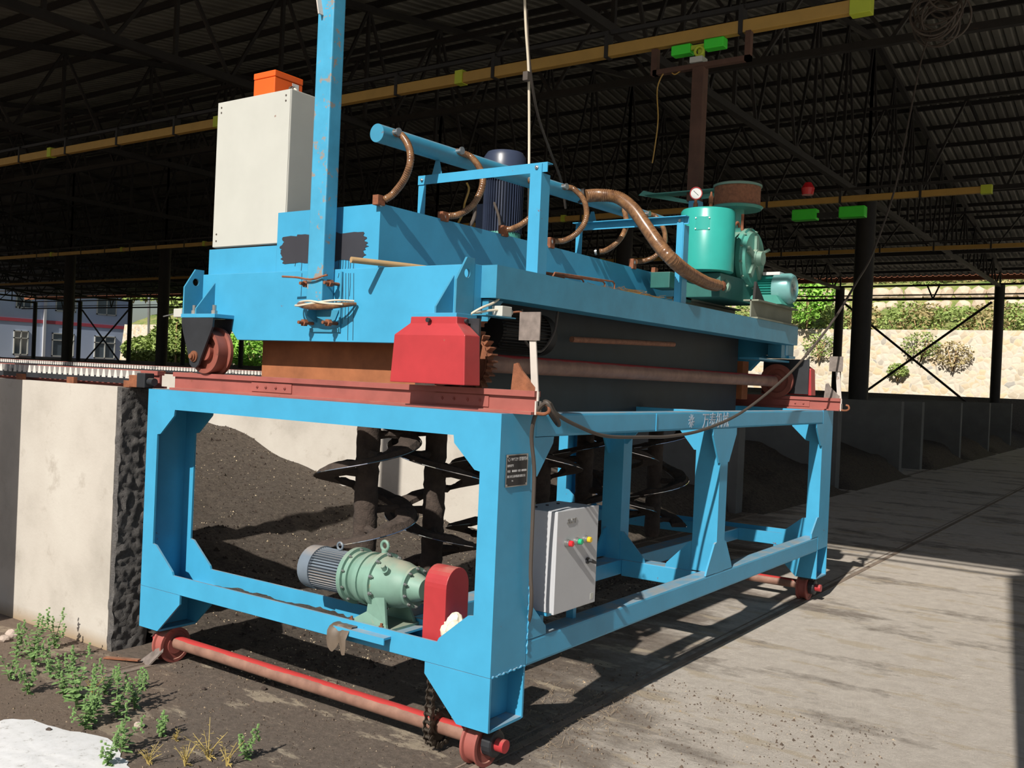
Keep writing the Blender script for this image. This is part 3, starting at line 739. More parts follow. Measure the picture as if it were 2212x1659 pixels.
for x0, s in ((-.17, -1), (-.70, 1)):
    P(B().prism([(x0, 2.44, ZTB), (x0+s*.15, 2.44, ZTB), (x0+s*.02, 2.44, 1.34), (x0, 2.44, 1.34)], (0, T_, 0)), 'gusset')
    P(B().prism([(x0, 2.44, ZBT), (x0+s*.19, 2.44, ZBT), (x0+s*.18, 2.44, ZBT+.03), (x0+s*.02, 2.44, .74), (x0, 2.44, .74)], (0, T_, 0)), 'gusset')
# weld seams on the near column
b = B()
b.tube([(.002, .275 + .003*math.sin(i*1.7), .5 + i*.012) for i in range(70)] , lambda i: .0035 + .0015*math.sin(i*2.3), 6)
b.tube([(.002, .01 + i*.009, ZB + .003*math.sin(i*1.3)) for i in range(29)], lambda i: .004 + .002*math.sin(i*2.1), 6)
b.tube([(.002, 1.487, ZTB+.004+.003*i) for i in range(34)], .003, 6)
P(b, 'weld_seam')
# rails on the cart
def cart_rail(y, nm):
    b = B(); irail(b, -2.47, .095, y); o = P(b, nm, 'oxide')
    for xc in (-1.62, -.32):
        c = B(); c.box((xc-.16, y-.014, 1.622), (xc+.16, y-.008, 1.672))
        for dx in (-.11, -.04, .04, .11): bolt(c, (xc+dx, y-.014, 1.648), (0, -1, 0), .008, .006)
        pp = c.build('splice_plate', 'oxide', o)
    return o
r1 = cart_rail(.13, 'rail'); r2 = cart_rail(4.68, 'rail')
for y in (.13, 4.68):
    m_ = 'rust' if y < 1 else 'signgrey'
    P(B().prism([(-.045, y-.006, 1.704), (.085, y-.006, 1.704), (.085, y-.006, 1.72), (.01, y-.006, 1.79), (-.015, y-.006, 1.825), (-.035, y-.006, 1.82)], (0, .012, 0)), 'end_stop', m_, 'rusty triangular rail end stop' if y < 1 else 'grey triangular rail end stop')
    b = B(); b.box((.096, y-.02, 1.60), (.104, y+.02, 1.66)); b.box((.062, y-.006, 1.62), (.104, y+.002, 1.70)); b.prism([(.066, y-.005, 1.69), (.102, y-.005, 1.69), (.073, y-.005, 1.955), (.062, y-.005, 1.965), (.05, y-.005, 1.965), (.04, y-.005, 1.955)], (0, .007, 0))
    o = P(b, 'stop_plate_arm', 'signwhite', 'flaking white flat bar')
    b = B(); c = V((.045, y-.012, 1.975)); b.box((c.x-.055, c.y, c.z-.05), (c.x+.055, c.y+.006, c.z+.075)); b.build('stop_plate', 'signgrey', o)
    h = B(); h.tube(spline([(.09, y-.01, 1.608), (.14, y-.01, 1.606), (.165, y-.01, 1.62), (.16, y-.01, 1.645), (.14, y-.01, 1.65)], 6), .008, 8); P(h, 'cable_hook', 'rust', 'rusty bent hook', smooth=True)
# wheels and axles
def wheel_prof(w_, r): return [(-w_/2, 0), (-w_/2, r*.55), (-w_/2+.006, r*.55), (-w_/2+.006, r*.8), (-w_/2, r*.82), (-w_/2, r), (-w_/2+.012, r), (-w_/2+.016, r*.88), (w_/2-.016, r*.88), (w_/2-.012, r), (w_/2, r), (w_/2, r*.82), (w_/2-.006, r*.8), (w_/2-.006, r*.5), (w_/2, r*.5), (w_/2, 0)]
for yc in (.135, 4.675):
    for xc in (-.135, -2.42):
        wo = P(B().lathe((xc, yc, .102), (1, 0, 0), wheel_prof(.085, .102), 32), 'wheel', 'oxide', 'flanged rust-red wheel', smooth=True)
        b = B(); s = 1 if xc > -1 else -1
        b.lathe((xc+s*.045, yc, .115), (s, 0, 0), [(0, 0), (0, .06), (.045, .06), (.05, .05), (.05, 0)], 18)
        b.box((xc+s*.042, yc-.075, .185), (xc+s*.095, yc+.075, Z0-.006)); b.box((xc-s*.01, yc-.1, .19), (xc+s*.1, yc+.1, Z0-.006))
        P(b, 'bearing_housing', 'black', smooth=False)
        P(B().cyl((xc+s*.09, yc, .115), (xc+s*.14, yc, .115), .03, 20), 'shaft_end', 'red', 'red painted shaft end', smooth=True)
    P(B().cyl((-2.36, yc, .12), (-.18, yc, .12), .038, 24), 'axle', 'axle', 'long tube axle with red paint left on top', smooth=True)
# chain drive under the near corner
def chain(b, path, closed=True):
    n_ = len(path)
    for i in range(n_):
        p = V(path[i]); q = V(path[(i+1) % n_]); d = (q-p)
        for sx_ in (-.017, .014):
            off = sx_ + (.004 if i % 2 else 0) * (1 if sx_ > 0 else -1)
            a = V((off, 0, 0)); L = d.length; u = d.normalized(); nrm = V((1, 0, 0)).cross(u)
            pts = []
            for k in range(10):
                t_ = k/9
                wd = .0155 if k in (1, 2, 7, 8) else (.0115 if k in (0, 9, 3, 6) else .0085)
                pts.append((p + a + u*(-.006 + (L+.012)*t_), wd))
            loop = [x_[0] + nrm*x_[1] for x_ in pts] + [x_[0] - nrm*x_[1] for x_ in pts[::-1]]
            b.prism(loop, (.004, 0, 0))
        b.cyl(p - V((.021, 0, 0)), p + V((.023, 0, 0)), .0085, 8)
xc_, yc_, zc_ = -.375, .135, .12
R1 = .088; path = []
up0, up1 = V((xc_, yc_-R1, zc_)), V((xc_, yc_-.045, .62)); dn0, dn1 = V((xc_, yc_+R1, zc_)), V((xc_, yc_+.045, .62))
n_ = 14
for i in range(n_): path.append(up1.lerp(up0, i/n_))
for i in range(8): a = PI + PI*i/8; path.append(V((xc_, yc_+R1*math.cos(a), zc_+R1*math.sin(a))))
for i in range(n_): path.append(dn0.lerp(dn1, i/n_))
b = B(); chain(b, path); P(b, 'drive_chain', 'chain', 'greasy roller chain')
def sprocket(c, R, w_, n_, ax='x'):
    b = B(); b.lathe(c, (1, 0, 0) if ax == 'x' else (0, 1, 0), [(-w_/2, 0), (-w_/2, R*.9), (w_/2, R*.9), (w_/2, 0)], 32)
    for k in range(n_):
        a = 2*PI*k/n_; 
        if ax == 'x':
            f = lambda r, a_: V((c[0]-w_/2, c[1]+r*math.cos(a_), c[2]+r*math.sin(a_))); off = (w_, 0, 0)
        else:
            f = lambda r, a_: V((c[0]+r*math.cos(a_), c[1]-w_/2, c[2]+r*math.sin(a_))); off = (0, w_, 0)
        h_ = PI/n_
        b.prism([f(R*.88, a-h_*.62), f(R*.97, a-h_*.40), f(R*1.08, a-h_*.2), f(R*1.08, a+h_*.2), f(R*.97, a+h_*.40), f(R*.88, a+h_*.62)], off)
    return b
P(sprocket((xc_+.001, yc_, zc_), .078, .012, 22), 'axle_sprocket', 'chain')
# small dirt lying in the bottom channel of the end beam
b = B(); rows = []
for i in range(90):
    x = -2.2 + 1.4*i/89; row = []
    for j in range(9):
        y = .014 + .242*j/8
        h = .035*(1-((j-3)/6)**2) + .02*noise.noise(V((x*6, y*9, 2))) + .012*noise.noise(V((x*30, y*30, 4))); k_ = min(1, min(i, 89-i)/12)
        row.append(b.bm.verts.new((x, y, ZB+.013+max(.0, h+.045*max(0, noise.noise(V((x*2.2, 0, 1)))))*k_)))
    rows.append(row)
for a, c in zip(rows, rows[1:]):
    for j in range(8): b.bm.faces.new((a[j], a[j+1], c[j+1], c[j]))
tag(b.build('spilled_compost', 'compost', smooth=True), 'strip of spilled compost lying in the bottom channel of the cart', 'compost', kind='stuff')

# lettering on the long top beam: faded sun mark and four characters
for k in range(8):
    a = 2*PI*k/8
    for rr in (.016, .028, .037):
        if k % 2 and rr > .03: continue
b = B()
for k in range(10):
    a = 2*PI*k/10 + .2
    for rr, s_ in ((.012, .003), (.021, .004), (.030, .004), (.038, .003)):
        c = V((.0012, 1.96 + rr*math.cos(a+rr*8), 1.545 + rr*math.sin(a+rr*8)))
        b.box((0, c.y-s_, c.z-s_), (.0014, c.y+s_, c.z+s_))
P(b, 'painted_emblem', 'text', 'faded white sun-like emblem')
text_obj('万泰机械', .105, (.0008, 2.12, 1.505), (0, 1, 0), (0, 0, 1), 'text', cart, 'painted_lettering', .0006)['label'] = 'faded white painted characters'
# nameplate
pl = P(B().box((.001, .045, 1.277), (.004, .213, 1.42)), 'nameplate', 'plate', 'black rating plate with light border', bevel=.001)
b = B()
for a, c in (((.045, 1.277), (.213, 1.281)), ((.045, 1.416), (.213, 1.42)), ((.045, 1.281), (.049, 1.416)), ((.209, 1.281), (.213, 1.416))): b.box((.0038, a[0], a[1]), (.0048, c[0], c[1]))
for yy in (.052, .206):
    for zz in (1.285, 1.412): b.cyl((.004, yy, zz), (.007, yy, zz), .005, 10)
b.build('plate_border', 'steel', pl)
b = B(); b.box((.0040, .092, 1.342), (.0046, .128, 1.351)); b.box((.0040, .166, 1.342), (.0046, .204, 1.351)); b.build('blank_field', 'textlt', pl)
for k in range(8):
    a = 2*PI*k/8
b = B()
for k in range(8):
    a = 2*PI*k/8; c = V((.004, .066+.007*math.cos(a), 1.398+.007*math.sin(a))); b.box((.004, c.y-.0016, c.z-.0016), (.0046, c.y+.0016, c.z+.0016))
b.build('plate_emblem', 'textlt', pl)
for s_, sz, y_, z_ in (('-WTZY 型翻堆机', .0185, .078, 1.392), ('规格型号', .0125, .054, 1.366), ('重量', .0115, .056, 1.342), ('日期', .0115, .135, 1.342), ('周口市万泰机械有限公司', .0128, .056, 1.318), ('TEL', .009, .09, 1.300)):
    text_obj(s_, sz, (.0041, y_, z_), (0, 1, 0), (0, 0, 1), 'textlt', pl, 'plate_text', .0003)

# ------------------------------------------------------------------ gear motor on the end beam
gm = thing('gear_motor', (-.85, .13, .46), 'grey finned motor with pale green reducer on the bottom end beam of the cart', 'motor')
ym, zm = .135, .735
def G(b, name, mat, lab=None, smooth=True, bevel=0.0, parent=None):
    o = b.build(name, mat, parent or gm, smooth=smooth, bevel=bevel)
    if lab: o['label'] = lab
    return o
G(B().lathe((-1.275, ym, zm), (1, 0, 0), [(0, 0), (0, .085), (.012, .108), (.09, .112), (.09, .09), (.09, 0)], 32), 'fan_cover', 'gmotor')
def finned(p, L, r0, r1, n_, ax):
    b = B(); b.cyl(p, V(p) + V(ax)*L, r0, 32); ax = V(ax); t = V((0, 0, 1)) if abs(ax.z) < .9 else V((1, 0, 0)); e = ax.cross(t).normalized(); u = ax.cross(e)
    for k in range(n_):
        a = 2*PI*k/n_; d = e*math.cos(a)+u*math.sin(a); s_ = ax.cross(d)
        q0 = V(p) + d*(r0-.003); q1 = V(p) + d*r1
        b.prism([q0 - s_*.0022, q1 - s_*.0016, q1 + s_*.0016, q0 + s_*.0022], ax*L)
    return b
G(finned((-1.185, ym, zm), .235, .088, .106, 44, (1, 0, 0)), 'finned_body', 'gmotor', smooth=False)
G(B().ring((-1.07, ym, zm+.128), (0, 1, 0), .018, .006), 'lifting_eye', 'gmotor')
G(B().lathe((-.955, ym, zm), (1, 0, 0), [(0, 0), (0, .138), (.028, .140), (.028, .124), (.05, .122), (.05, .108), (.09, .126), (.10, .13), (.125, .13), (.125, .120), (.185, .120), (.185, .140), (.212, .140), (.212, .124), (.24, .118), (.32, .112), (.36, .10), (.385, .085), (.385, .098), (.40, .098), (.40, .07), (.46, .05), (.46, 0)], 36), 'reducer_housing', 'pale')
b = B()
for k in range(10):
    a = 2*PI*k/10 + .3
    bolt(b, (-.743, ym + .131*math.cos(a), zm + .131*math.sin(a)), (1, 0, 0), .010, .010); bolt(b, (-.927, ym+.130*math.cos(a), zm+.130*math.sin(a)), (1, 0, 0), .007, .007)
    bolt(b, (-.555, ym + .09*math.cos(a), zm + .09*math.sin(a)), (1, 0, 0), .008, .008)
G(b, 'flange_bolt', 'steel', smooth=False)
G(B().ring((-.765, ym, zm+.172), (0, 1, 0), .022, .008), 'lifting_eye', 'pale')
G(B().cyl((-.765, ym, zm+.11), (-.765, ym, zm+.15), .016), 'eye_boss', 'pale')
G(B().cyl((-.66, ym-.075, zm+.06), (-.66, ym-.11, zm+.085), .018).cyl((-.66, ym-.105, zm+.08), (-.66, ym-.125, zm+.105), .012, 6), 'oil_plug', 'pale')
b = B(); b.prism([(-.87, ym-.115, .5345), (-.63, ym-.115, .5345), (-.64, ym-.11, .56), (-.67, ym-.10, .72), (-.76, ym-.10, .72), (-.775, ym-.10, .60), (-.86, ym-.11, .55)], (0, .014, 0)); b.prism([(-.86, ym+.10, .535), (-.64, ym+.10, .535), (-.70, ym+.06, .70), (-.80, ym+.06, .70)], (0, .014, 0)); b.box((-.87, ym-.13, .5215), (-.63, ym+.13, .5345))
G(b, 'mounting_foot', 'pale', smooth=False)
b = B(); 
for x_, y_ in ((-.855, ym-.118), (-.66, ym-.118), (-.855, ym+.11), (-.66, ym+.11)): bolt(b, (x_, y_, .54), (0, 0, 1), .013, .014)
G(b, 'foot_bolt', 'rust', smooth=False)
b = B(); b.box((-.91, -.05, .512), (-.58, .255, .522)); b.box((-.91, -.04, .488), (-.902, .25, .512)); b.box((-.91, -.05, .49), (-.58, -.044, .512))
G(b, 'mounting_plate', 'blue', smooth=False)
G(B().cyl((-.61, ym, zm), (-.50, ym, zm), .03), 'output_shaft', 'steel')
# chain guard
b = B(); n_ = 14; x0, x1 = -.43, -.30; yc = .13; hw = .085
poly = [(x0, yc-hw, .50), (x0, yc-hw, .78)] + [(x0, yc - hw*math.cos(PI*k/n_), .78+.09*math.sin(PI*k/n_)) for k in range(1, n_)] + [(x0, yc+hw, .78), (x0, yc+hw, .50)]
b.prism(poly, (x1-x0, 0, 0))
t = tag(b.build('chain_guard', 'red', smooth=False, bevel=.003), 'red round-topped chain guard beside the grey gear motor', 'guard')
# black rag under the motor and the white plastic bag
b = B(); rows = []
for i in range(15):
    row = []
    for j in range(9):
        u_, v_ = i/14, j/8; x = -.92 + .13*u_ - .02*v_; y = .05 - .115*min(1, v_*1.4); z = .527 + .003 - max(0, v_-.55)*.26*(.6+.5*abs(math.sin(u_*5))) + .006*noise.noise(V((x*30, y*30, 1)))
        row.append(b.bm.verts.new((x + .01*noise.noise(V((u_*6, v_*6, 3))), y-.006*math.sin(u_*9), z)))
    rows.append(row)
for a, c in zip(rows, rows[1:]):
    for j in range(8): b.bm.faces.new((a[j], a[j+1], c[j+1], c[j]))
MB_['rag'] = mk('dusty_black_plastic', (96, 84, 72), .55, var=.3)
tag(b.build('rag', 'rag', smooth=True), 'dusty dark plastic rag hanging over the motor mounting plate edge', 'rag')
def crumple(c, s, seed, name, mat, label, cat):
    bm = bmesh.new(); bmesh.ops.create_icosphere(bm, subdivisions=4, radius=1)
    for v in bm.verts:
        p = v.co.copy(); n_ = 1 + .5*noise.noise(p*1.6 + V((seed, 0, 0))) + .22*abs(noise.noise(p*5+V((0, seed, 0)))) + .1*noise.noise(p*12)
        v.co = V((p.x*s[0], p.y*s[1], p.z*s[2]))*n_ + V(c)
    B_ = B(); B_.bm.free(); B_.bm = bm; return tag(B_.build(name, mat, smooth=True), label, cat)
crumple((-.245, .05, .60), (.055, .045, .065), 4, 'plastic_bag', 'tape', 'crumpled cream plastic bag tucked between red chain guard and blue corner post', 'bag')

# ------------------------------------------------------------------ control box on the long side
cb = thing('control_box', (-.04, .60, .56), 'light grey control box with three push buttons on the long bottom beam', 'control box')
CX, cy0, cy1, cz0, cz1 = .04, .43, .815, .655, 1.14
o = B().box((-.20, cy0+.004, cz0+.004), (CX-.014, cy1-.004, cz1-.004)).build('housing', 'greyw', cb, bevel=.004)
dr = B().box((CX-.013, cy0, cz0), (CX, cy1, cz1)).build('door', 'greyw', cb, bevel=.003)
b = B()
for yy, mt_, nm_ in ((.515, 'cred', 'red'), (.60, 'cgreen', 'green'), (.685, 'cyel', 'yellow')):
    zz = .985
    pb = B().lathe((CX, yy, zz), (1, 0, 0), [(0, 0), (0, .019), (.012, .019), (.013, .017), (.022, .017), (.022, 0)], 20).build('push_button', 'steel', dr, smooth=True); pb['label'] = nm_ + ' push button'
    cap = B().lathe((CX+.0225, yy, zz), (1, 0, 0), [(0, 0), (0, .0145), (.014, .014), (.017, .011), (.017, 0)], 20).build('button_cap', mt_, cb, smooth=True); cap['label'] = nm_ + ' button cap'
b = B(); b.lathe((CX, .72, .875), (1, 0, 0), [(0, 0), (0, .016), (.008, .016), (.008, .007), (.025, .007), (.025, 0)], 14); b.beam((CX+.03, .70, .885), (CX+.03, .745, .865), .012, .02, (1, 0, 0)); b.build('door_knob', 'black', dr)
text_obj('ZLDT', .034, (CX+.0005, .515, 1.075), (0, 1, 0), (0, 0, 1), 'steel', dr, 'raised_lettering', .003)
B().box((CX, .765, cz0+.02), (CX+.001, .795, cz0+.05)).build('small_label', 'white', dr)
b = B()
for yy in (.47, .775): b.box((-.10, yy, ZBT+.01), (-.06, yy+.03, cz0+.004))
b.box((-.2, .44, cz0-.014), (.0, .80, cz0+.003)); b.build('stand', 'blue', cb)
b = B()
for yy in (.5, .6, .7): b.cyl((-.13, yy, cz1-.004), (-.13, yy, cz1+.002), .008, 10)
b.build('top_plug', 'black', cb)

# ------------------------------------------------------------------ hanging black cable
b = B()
pts = [(-.03, .30, .60), (.012, .275, .68), (.03, .25, .78), (.03, .235, .9), (.035, .225, 1.15), (.045, .205, 1.35), (.05, .165, 1.5), (.09, .13, 1.6), (.15, .115, 1.655), (.17, .135, 1.62), (.165, .20, 1.575), (.12, .27, 1.555), (.085, .26, 1.60), (.10, .18, 1.655), (.15, .15, 1.65)]
tail = [(.06, .35, 1.60), (.045, .55, 1.545), (.04, .85, 1.485)] + [tuple(at(px_, py_, 'x', x_)) for px_, py_, x_ in ((1400, 944, .03), (1450, 942, .03), (1520, 928, .05), (1600, 892, .06), (1680, 830, .06), (1735, 775, .04))] + [tuple(at(px_, py_, 'y', y_)) for px_, py_, y_ in ((1800, 692, 4.3), (1850, 610, 5.2), (1887, 542, 6.0), (1935, 400, 6.9), (1965, 250, 7.4), (1990, 130, 7.8), (2010, 70, 8.0))]
b.tube(spline(pts + tail, 8), .0095, 8)
tag(b.build('power_cable', 'cable', smooth=True), 'long dark cable sagging from the cart corner and climbing to the roof at right', 'cable')
b = B(); cc = at(2030, 40, 'y', 8)
for k in range(12):
    r_ = random.uniform(.16, .3); b.ring(cc + V((random.uniform(-.12, .12), random.uniform(-.1, .1), random.uniform(-.1, .25))), (random.uniform(-.5, .5), 1, random.uniform(-.3, .3)), r_, .012, 24)
b.tube(spline([cc + V((0, 0, .3)), cc + V((.05, 0, .5)), (cc.x, 8, 6.6)], 6), .012)
tag(b.build('cable_coil', 'cable', smooth=True), 'tangled black cable coil hung under the roof in the upper right corner', 'cable coil')

MB_['shadegreen'] = mk('shade_green_casting', (40, 96, 90), .5, var=.15, dust=.4)  # machine green darkened: the shade under the tank is put into the colour

MB_['clod'] = mk('dark_clod', (84, 72, 62), .95, var=.3, nscale=30)

MB_['wheelm'] = mk('rusty_wheel_steel', (128, 70, 58), .6, var=.25, rust=.2, rustc=(96, 62, 48))

MB_['gloom'] = mk('shade_dark_teal_paint', (34, 44, 50), .6, var=.2)  # teal paint darkened to carry the platform's shade on the auger box

MB_['rustdark'] = mk('dark_rusted_plate', (84, 58, 46), .8, var=.25, nscale=5)
MB_['rustflat'] = mk('orange_brown_rust', (150, 92, 58), .8, var=.25, nscale=6, rust=.1, rustc=(190, 140, 80))
MB_['turq'] = mk('turquoise_enamel', (50, 160, 150), .28, var=.06, dust=.2)
MB_['turqcov'] = mk('pale_turquoise_cowl', (120, 176, 176), .3, metal=.2, var=.08)
MB_['beamolive'] = mk('olive_dusty_steel', (120, 124, 110), .7, var=.15, dust=.5)
MB_['straw'] = mk('dry_straw', (190, 150, 90), .8, var=.2)
MB_['litterm'] = mk('pale_litter', (170, 150, 124), .9, var=.2)

# ================================================================== THE COMPOST TURNER
tn = thing('compost_turner', (-1.3, YC, 1.705), 'blue compost turner with hanging augers, rolling on rails on top of the cart', 'compost turner')
def Tn(b, name, mat='blue', lab=None, smooth=False, bevel=0.0, parent=None):
    o = b.build(name, mat, parent or tn, smooth=smooth, bevel=bevel)
    if lab: o['label'] = lab
    return o
mir = lambda y: 2*YC - y
ZP0, ZP1 = 1.905, 2.285
# end plates (box beams over the rails)
for f in (lambda y: y, mir):
    y0, y1 = f(.20), f(.27)
    Tn(B().prism([(-2.35, y0, ZP1), (-2.35, y0, 2.045), (-2.16, y0, 2.045), (-2.02, y0, ZP0), (-.66, y0, ZP0), (-.53, y0, 2.045), (-.34, y0, 2.045), (-.34, y0, ZP1)], (0, y1-y0, 0)), 'end_beam', bevel=.003)
    for xl, s in ((-2.355, 1), (-.345, -1)):
        # lifting lug with its hole
        b = B(); ya = f(.205); yf = f(.075); ys_ = -1 if yf < ya else 1
        pr = [(ya, 2.045), (yf, 2.045), (yf, 2.20), (ya + (yf-ya)*.45, 2.31), (ya, 2.31)]
        hc = (ya + (yf-ya)*.42, 2.235); hr = .022; nh = 16
        outer = []
        for k in range(nh):
            a = 2*PI*k/nh; d = V((math.cos(a), math.sin(a))); best = None
            for i in range(len(pr)):
                p_, q_ = V(pr[i]), V(pr[(i+1) % len(pr)]); e = q_-p_; den = d.x*e.y - d.y*e.x
                if abs(den) < 1e-9: continue
                w_ = p_ - V(hc); t_ = (w_.x*e.y - w_.y*e.x)/den; u_ = (w_.x*d.y - w_.y*d.x)/den
                if t_ > 0 and -1e-6 <= u_ <= 1+1e-6 and (best is None or t_ < best): best = t_
            outer.append((hc[0]+d.x*best, hc[1]+d.y*best, a))
        ring_o = sorted(outer + [(p_[0], p_[1], math.atan2(p_[1]-hc[1], p_[0]-hc[0]) % (2*PI)) for p_ in pr], key=lambda q: q[2] % (2*PI))
        for xx in (xl-.006, xl+.006):
            vo = [b.bm.verts.new((xx, q[0], q[1])) for q in ring_o]; vi = [b.bm.verts.new((xx, hc[0]+hr*math.cos(q[2]), hc[1]+hr*math.sin(q[2]))) for q in ring_o]
            n_ = len(vo)
            for i in range(n_): b.bm.faces.new((vo[i], vo[(i+1) % n_], vi[(i+1) % n_], vi[i]))
            if xx < xl: vo1, vi1 = vo, vi
        for i in range(n_):
            j = (i+1) % n_; b.bm.faces.new((vo[i], vo[j], vo1[j], vo1[i])); b.bm.faces.new((vi[i], vi[j], vi1[j], vi1[i]))
        Tn(b, 'lifting_lug', 'teal')
        xg = xl + s*.115
        Tn(B().prism([(xg-.005, ya, 2.045), (xg-.005, yf, 2.045), (xg-.005, yf, 2.075), (xg-.005, ya, 2.24)], (.01, 0, 0)), 'gusset', 'teal')
        xa, xb_ = (xl-.005, xl+.30) if s > 0 else (xl-.24, xl+.02)
        Tn(B().box((xa, f(.065), 2.022), (xb_, f(.22), 2.044)), 'bracket_plate', 'blue', bevel=.002)
        if s > 0:
            c = B(); 
            for xq in (xl+.07, xl+.25):
                c.cyl((xq, f(.1), 2.04), (xq, f(.1), 2.095), .012, 10); c.cyl((xq, f(.1), 2.044), (xq, f(.1), 2.064), .019, 6)
            Tn(c, 'anchor_bolt', 'steel')
# wheel brackets
RW = .125; ZW = 1.705 + RW
def trav_wheel(x, y, red):
    prof_ = [(-.045, 0), (-.045, RW*.4), (-.02, RW*.4), (-.02, RW*.78), (-.045, RW*.82), (-.045, RW), (.022, RW), (.026, RW+.018), (.045, RW+.018), (.045, RW*.82), (.02, RW*.78), (.02, RW*.4), (.045, RW*.4), (.045, 0)]
    Tn(B().lathe((x, y, ZW), (0, 1 if y < 2 else -1, 0), prof_, 40), 'wheel', 'wheelm', 'rust-brown flanged wheel with red face', smooth=True)
for f, sy in ((lambda y: y, 1), (mir, -1)):
    for yy in (f(.07), f(.20)):
        xl = -2.35
        Tn(B().prism([(xl, yy-.006, 2.02), (xl+.285, yy-.006, 2.02), (xl+.28, yy-.006, 1.97), (xl+.185, yy-.006, 1.79), (xl+.17, yy-.006, 1.755), (xl+.145, yy-.006, 1.735), (xl+.115, yy-.006, 1.735), (xl+.09, yy-.006, 1.755), (xl+.08, yy-.006, 1.79), (xl+.02, yy-.006, 1.93), (xl, yy-.006, 1.99)], (0, .012, 0)), 'wheel_bracket', 'black', 'black painted wheel bracket')
    trav_wheel(-2.165, f(.135), True)
    b = B(); ya = f(.064); b.lathe((-2.22, ya, 1.80), (0, -sy, 0), [(0, 0), (0, .032), (.008, .032), (.008, .022), (.018, .022), (.018, .014), (.03, .014), (.03, 0)], 18)
    Tn(b, 'axle_nut', 'rust', smooth=True)
    trav_wheel(-.44, f(.14), True)
    # red gear case over the driven wheel
    xa, xb_ = -.60, -.185; ya, yb = f(-.045), f(.065)
    z0, z1, z2, z3 = 1.715, 1.935, 1.99, 2.02
    def ringp(z, ins): return [(xa+ins, ya+sy*ins*.4, z), (xb_-ins, ya+sy*ins*.4, z), (xb_-ins, yb, z), (xa+ins, yb, z)]
    b = B(); R_ = [[b.bm.verts.new(p) for p in ringp(z, i_)] for z, i_ in ((z0, -.012), (z1, 0), (z2, .07), (z3, .072))]
    for u_, v_ in zip(R_, R_[1:]):
        for i in range(4): b.bm.faces.new((u_[i], u_[(i+1) % 4], v_[(i+1) % 4], v_[i]))
    b.bm.faces.new(R_[-1]); b.bm.faces.new(R_[0][::-1])
    o = Tn(b, 'gear_case', 'red', 'red sheet metal gear case', bevel=.004)
    c = B()
    for xq in (-.41,): c.cyl((xq, ya+sy*.02, 2.003), (xq, ya+sy*.018-sy*.012, 2.003), .011, 12)
    c.cyl((xb_-.072, ya+sy*.09, 2.003), (xb_-.058, ya+sy*.09, 2.003), .010, 12)
    c.build('screw', 'black', o)
    Tn(B().box((xa+.004, f(.071), 1.725), (xb_-.012, f(.085), 2.018)), 'case_shade_plate', 'black', 'black plate added for the dark open inner side of the case')  # added black sheet standing in for darkness inside the open-backed case
    Tn(B().box((-.50, f(.0), 1.7055), (-.44, f(.07), 1.722)), 'wheel_scraper', 'white')
# gears, drive axle
def gear_y(c, R, w_, n_, name, lab):
    b = B(); b.lathe(c, (0, 1, 0), [(-w_*.2, 0), (-w_*.2, R*.8), (-w_/2, R*.82), (-w_/2, R*.9), (w_/2, R*.9), (w_/2, R*.82), (w_*.2, R*.8), (w_*.2, 0)], 40)
    for k in range(n_):
        a = 2*PI*k/n_; h_ = PI/n_; f_ = lambda r, a_: V((c[0]+r*math.cos(a_), c[1]-w_/2, c[2]+r*math.sin(a_)))
        b.prism([f_(R*.88, a-h_*.6), f_(R*.97, a-h_*.42), f_(R*1.07, a-h_*.2), f_(R*1.07, a+h_*.2), f_(R*.97, a+h_*.42), f_(R*.88, a+h_*.6)], (0, w_, 0))
    Tn(b, name, 'rust', lab)
gear_y((-.44, .31, ZW+.0), .155, .05, 30, 'drive_gear', 'large toothed drive gear')
gear_y((-.40, .31, ZW+.215), .055, .05, 13, 'pinion_gear', 'small pinion above the drive gear')
Tn(B().cyl((-.43, .36, 1.825), (-.43, mir(.3), 1.825), .047, 28), 'drive_axle', 'axle', 'long red drive axle tube', smooth=True)
# platform
XE = -.25
b = B(); b.box((-.40, .262, 2.13), (XE, mir(.25), ZP1))
Tn(b, 'platform_edge_channel', 'teal')
Tn(B().box((-1.0, .27, ZP1-.024), (-.395, mir(.25), ZP1-.002)), 'deck_plate', 'teal')
b = B(); b.prism([(-.405, .28, 2.125), (-.405, .28, 2.02), (-.405, .40, 2.125)], (.10, 0, 0)); Tn(b, 'gusset', 'teal')
b = B(); b.box((-.46, mir(.36), 2.02), (-.345, mir(.22), 2.13)); Tn(b, 'end_block', 'teal')
Tn(B().box((-.5, mir(.9), 1.985), (-.33, mir(.2), 2.0)), 'side_step', 'teal')
# central housing: tall trough with walls and low cabinet base
XR, XL, ZH = -1.0, -1.775, 2.622
YF_, YBK = .25, 4.35
b = B(); b.box((XL, YF_, ZP1+.002), (XR, YF_+.01, ZH)); b.box((XR-.01, YF_+.01, ZP1+.002), (XR, YBK-.01, ZH)); b.box((XL, YF_+.01, ZP1+.002), (XL+.01, YBK-.01, ZH)); b.box((XL, YBK-.01, ZP1+.002), (XR, YBK, ZH)); b.box((XL+.01, YF_+.01, ZP1+.01), (XR-.01, YBK-.01, ZP1+.03))
Tn(b, 'housing', 'blue')
Tn(B().box((-2.37, YF_, ZP1+.002), (XL-.001, 1.25, 2.44)), 'cabinet_base', 'blue', bevel=.002)
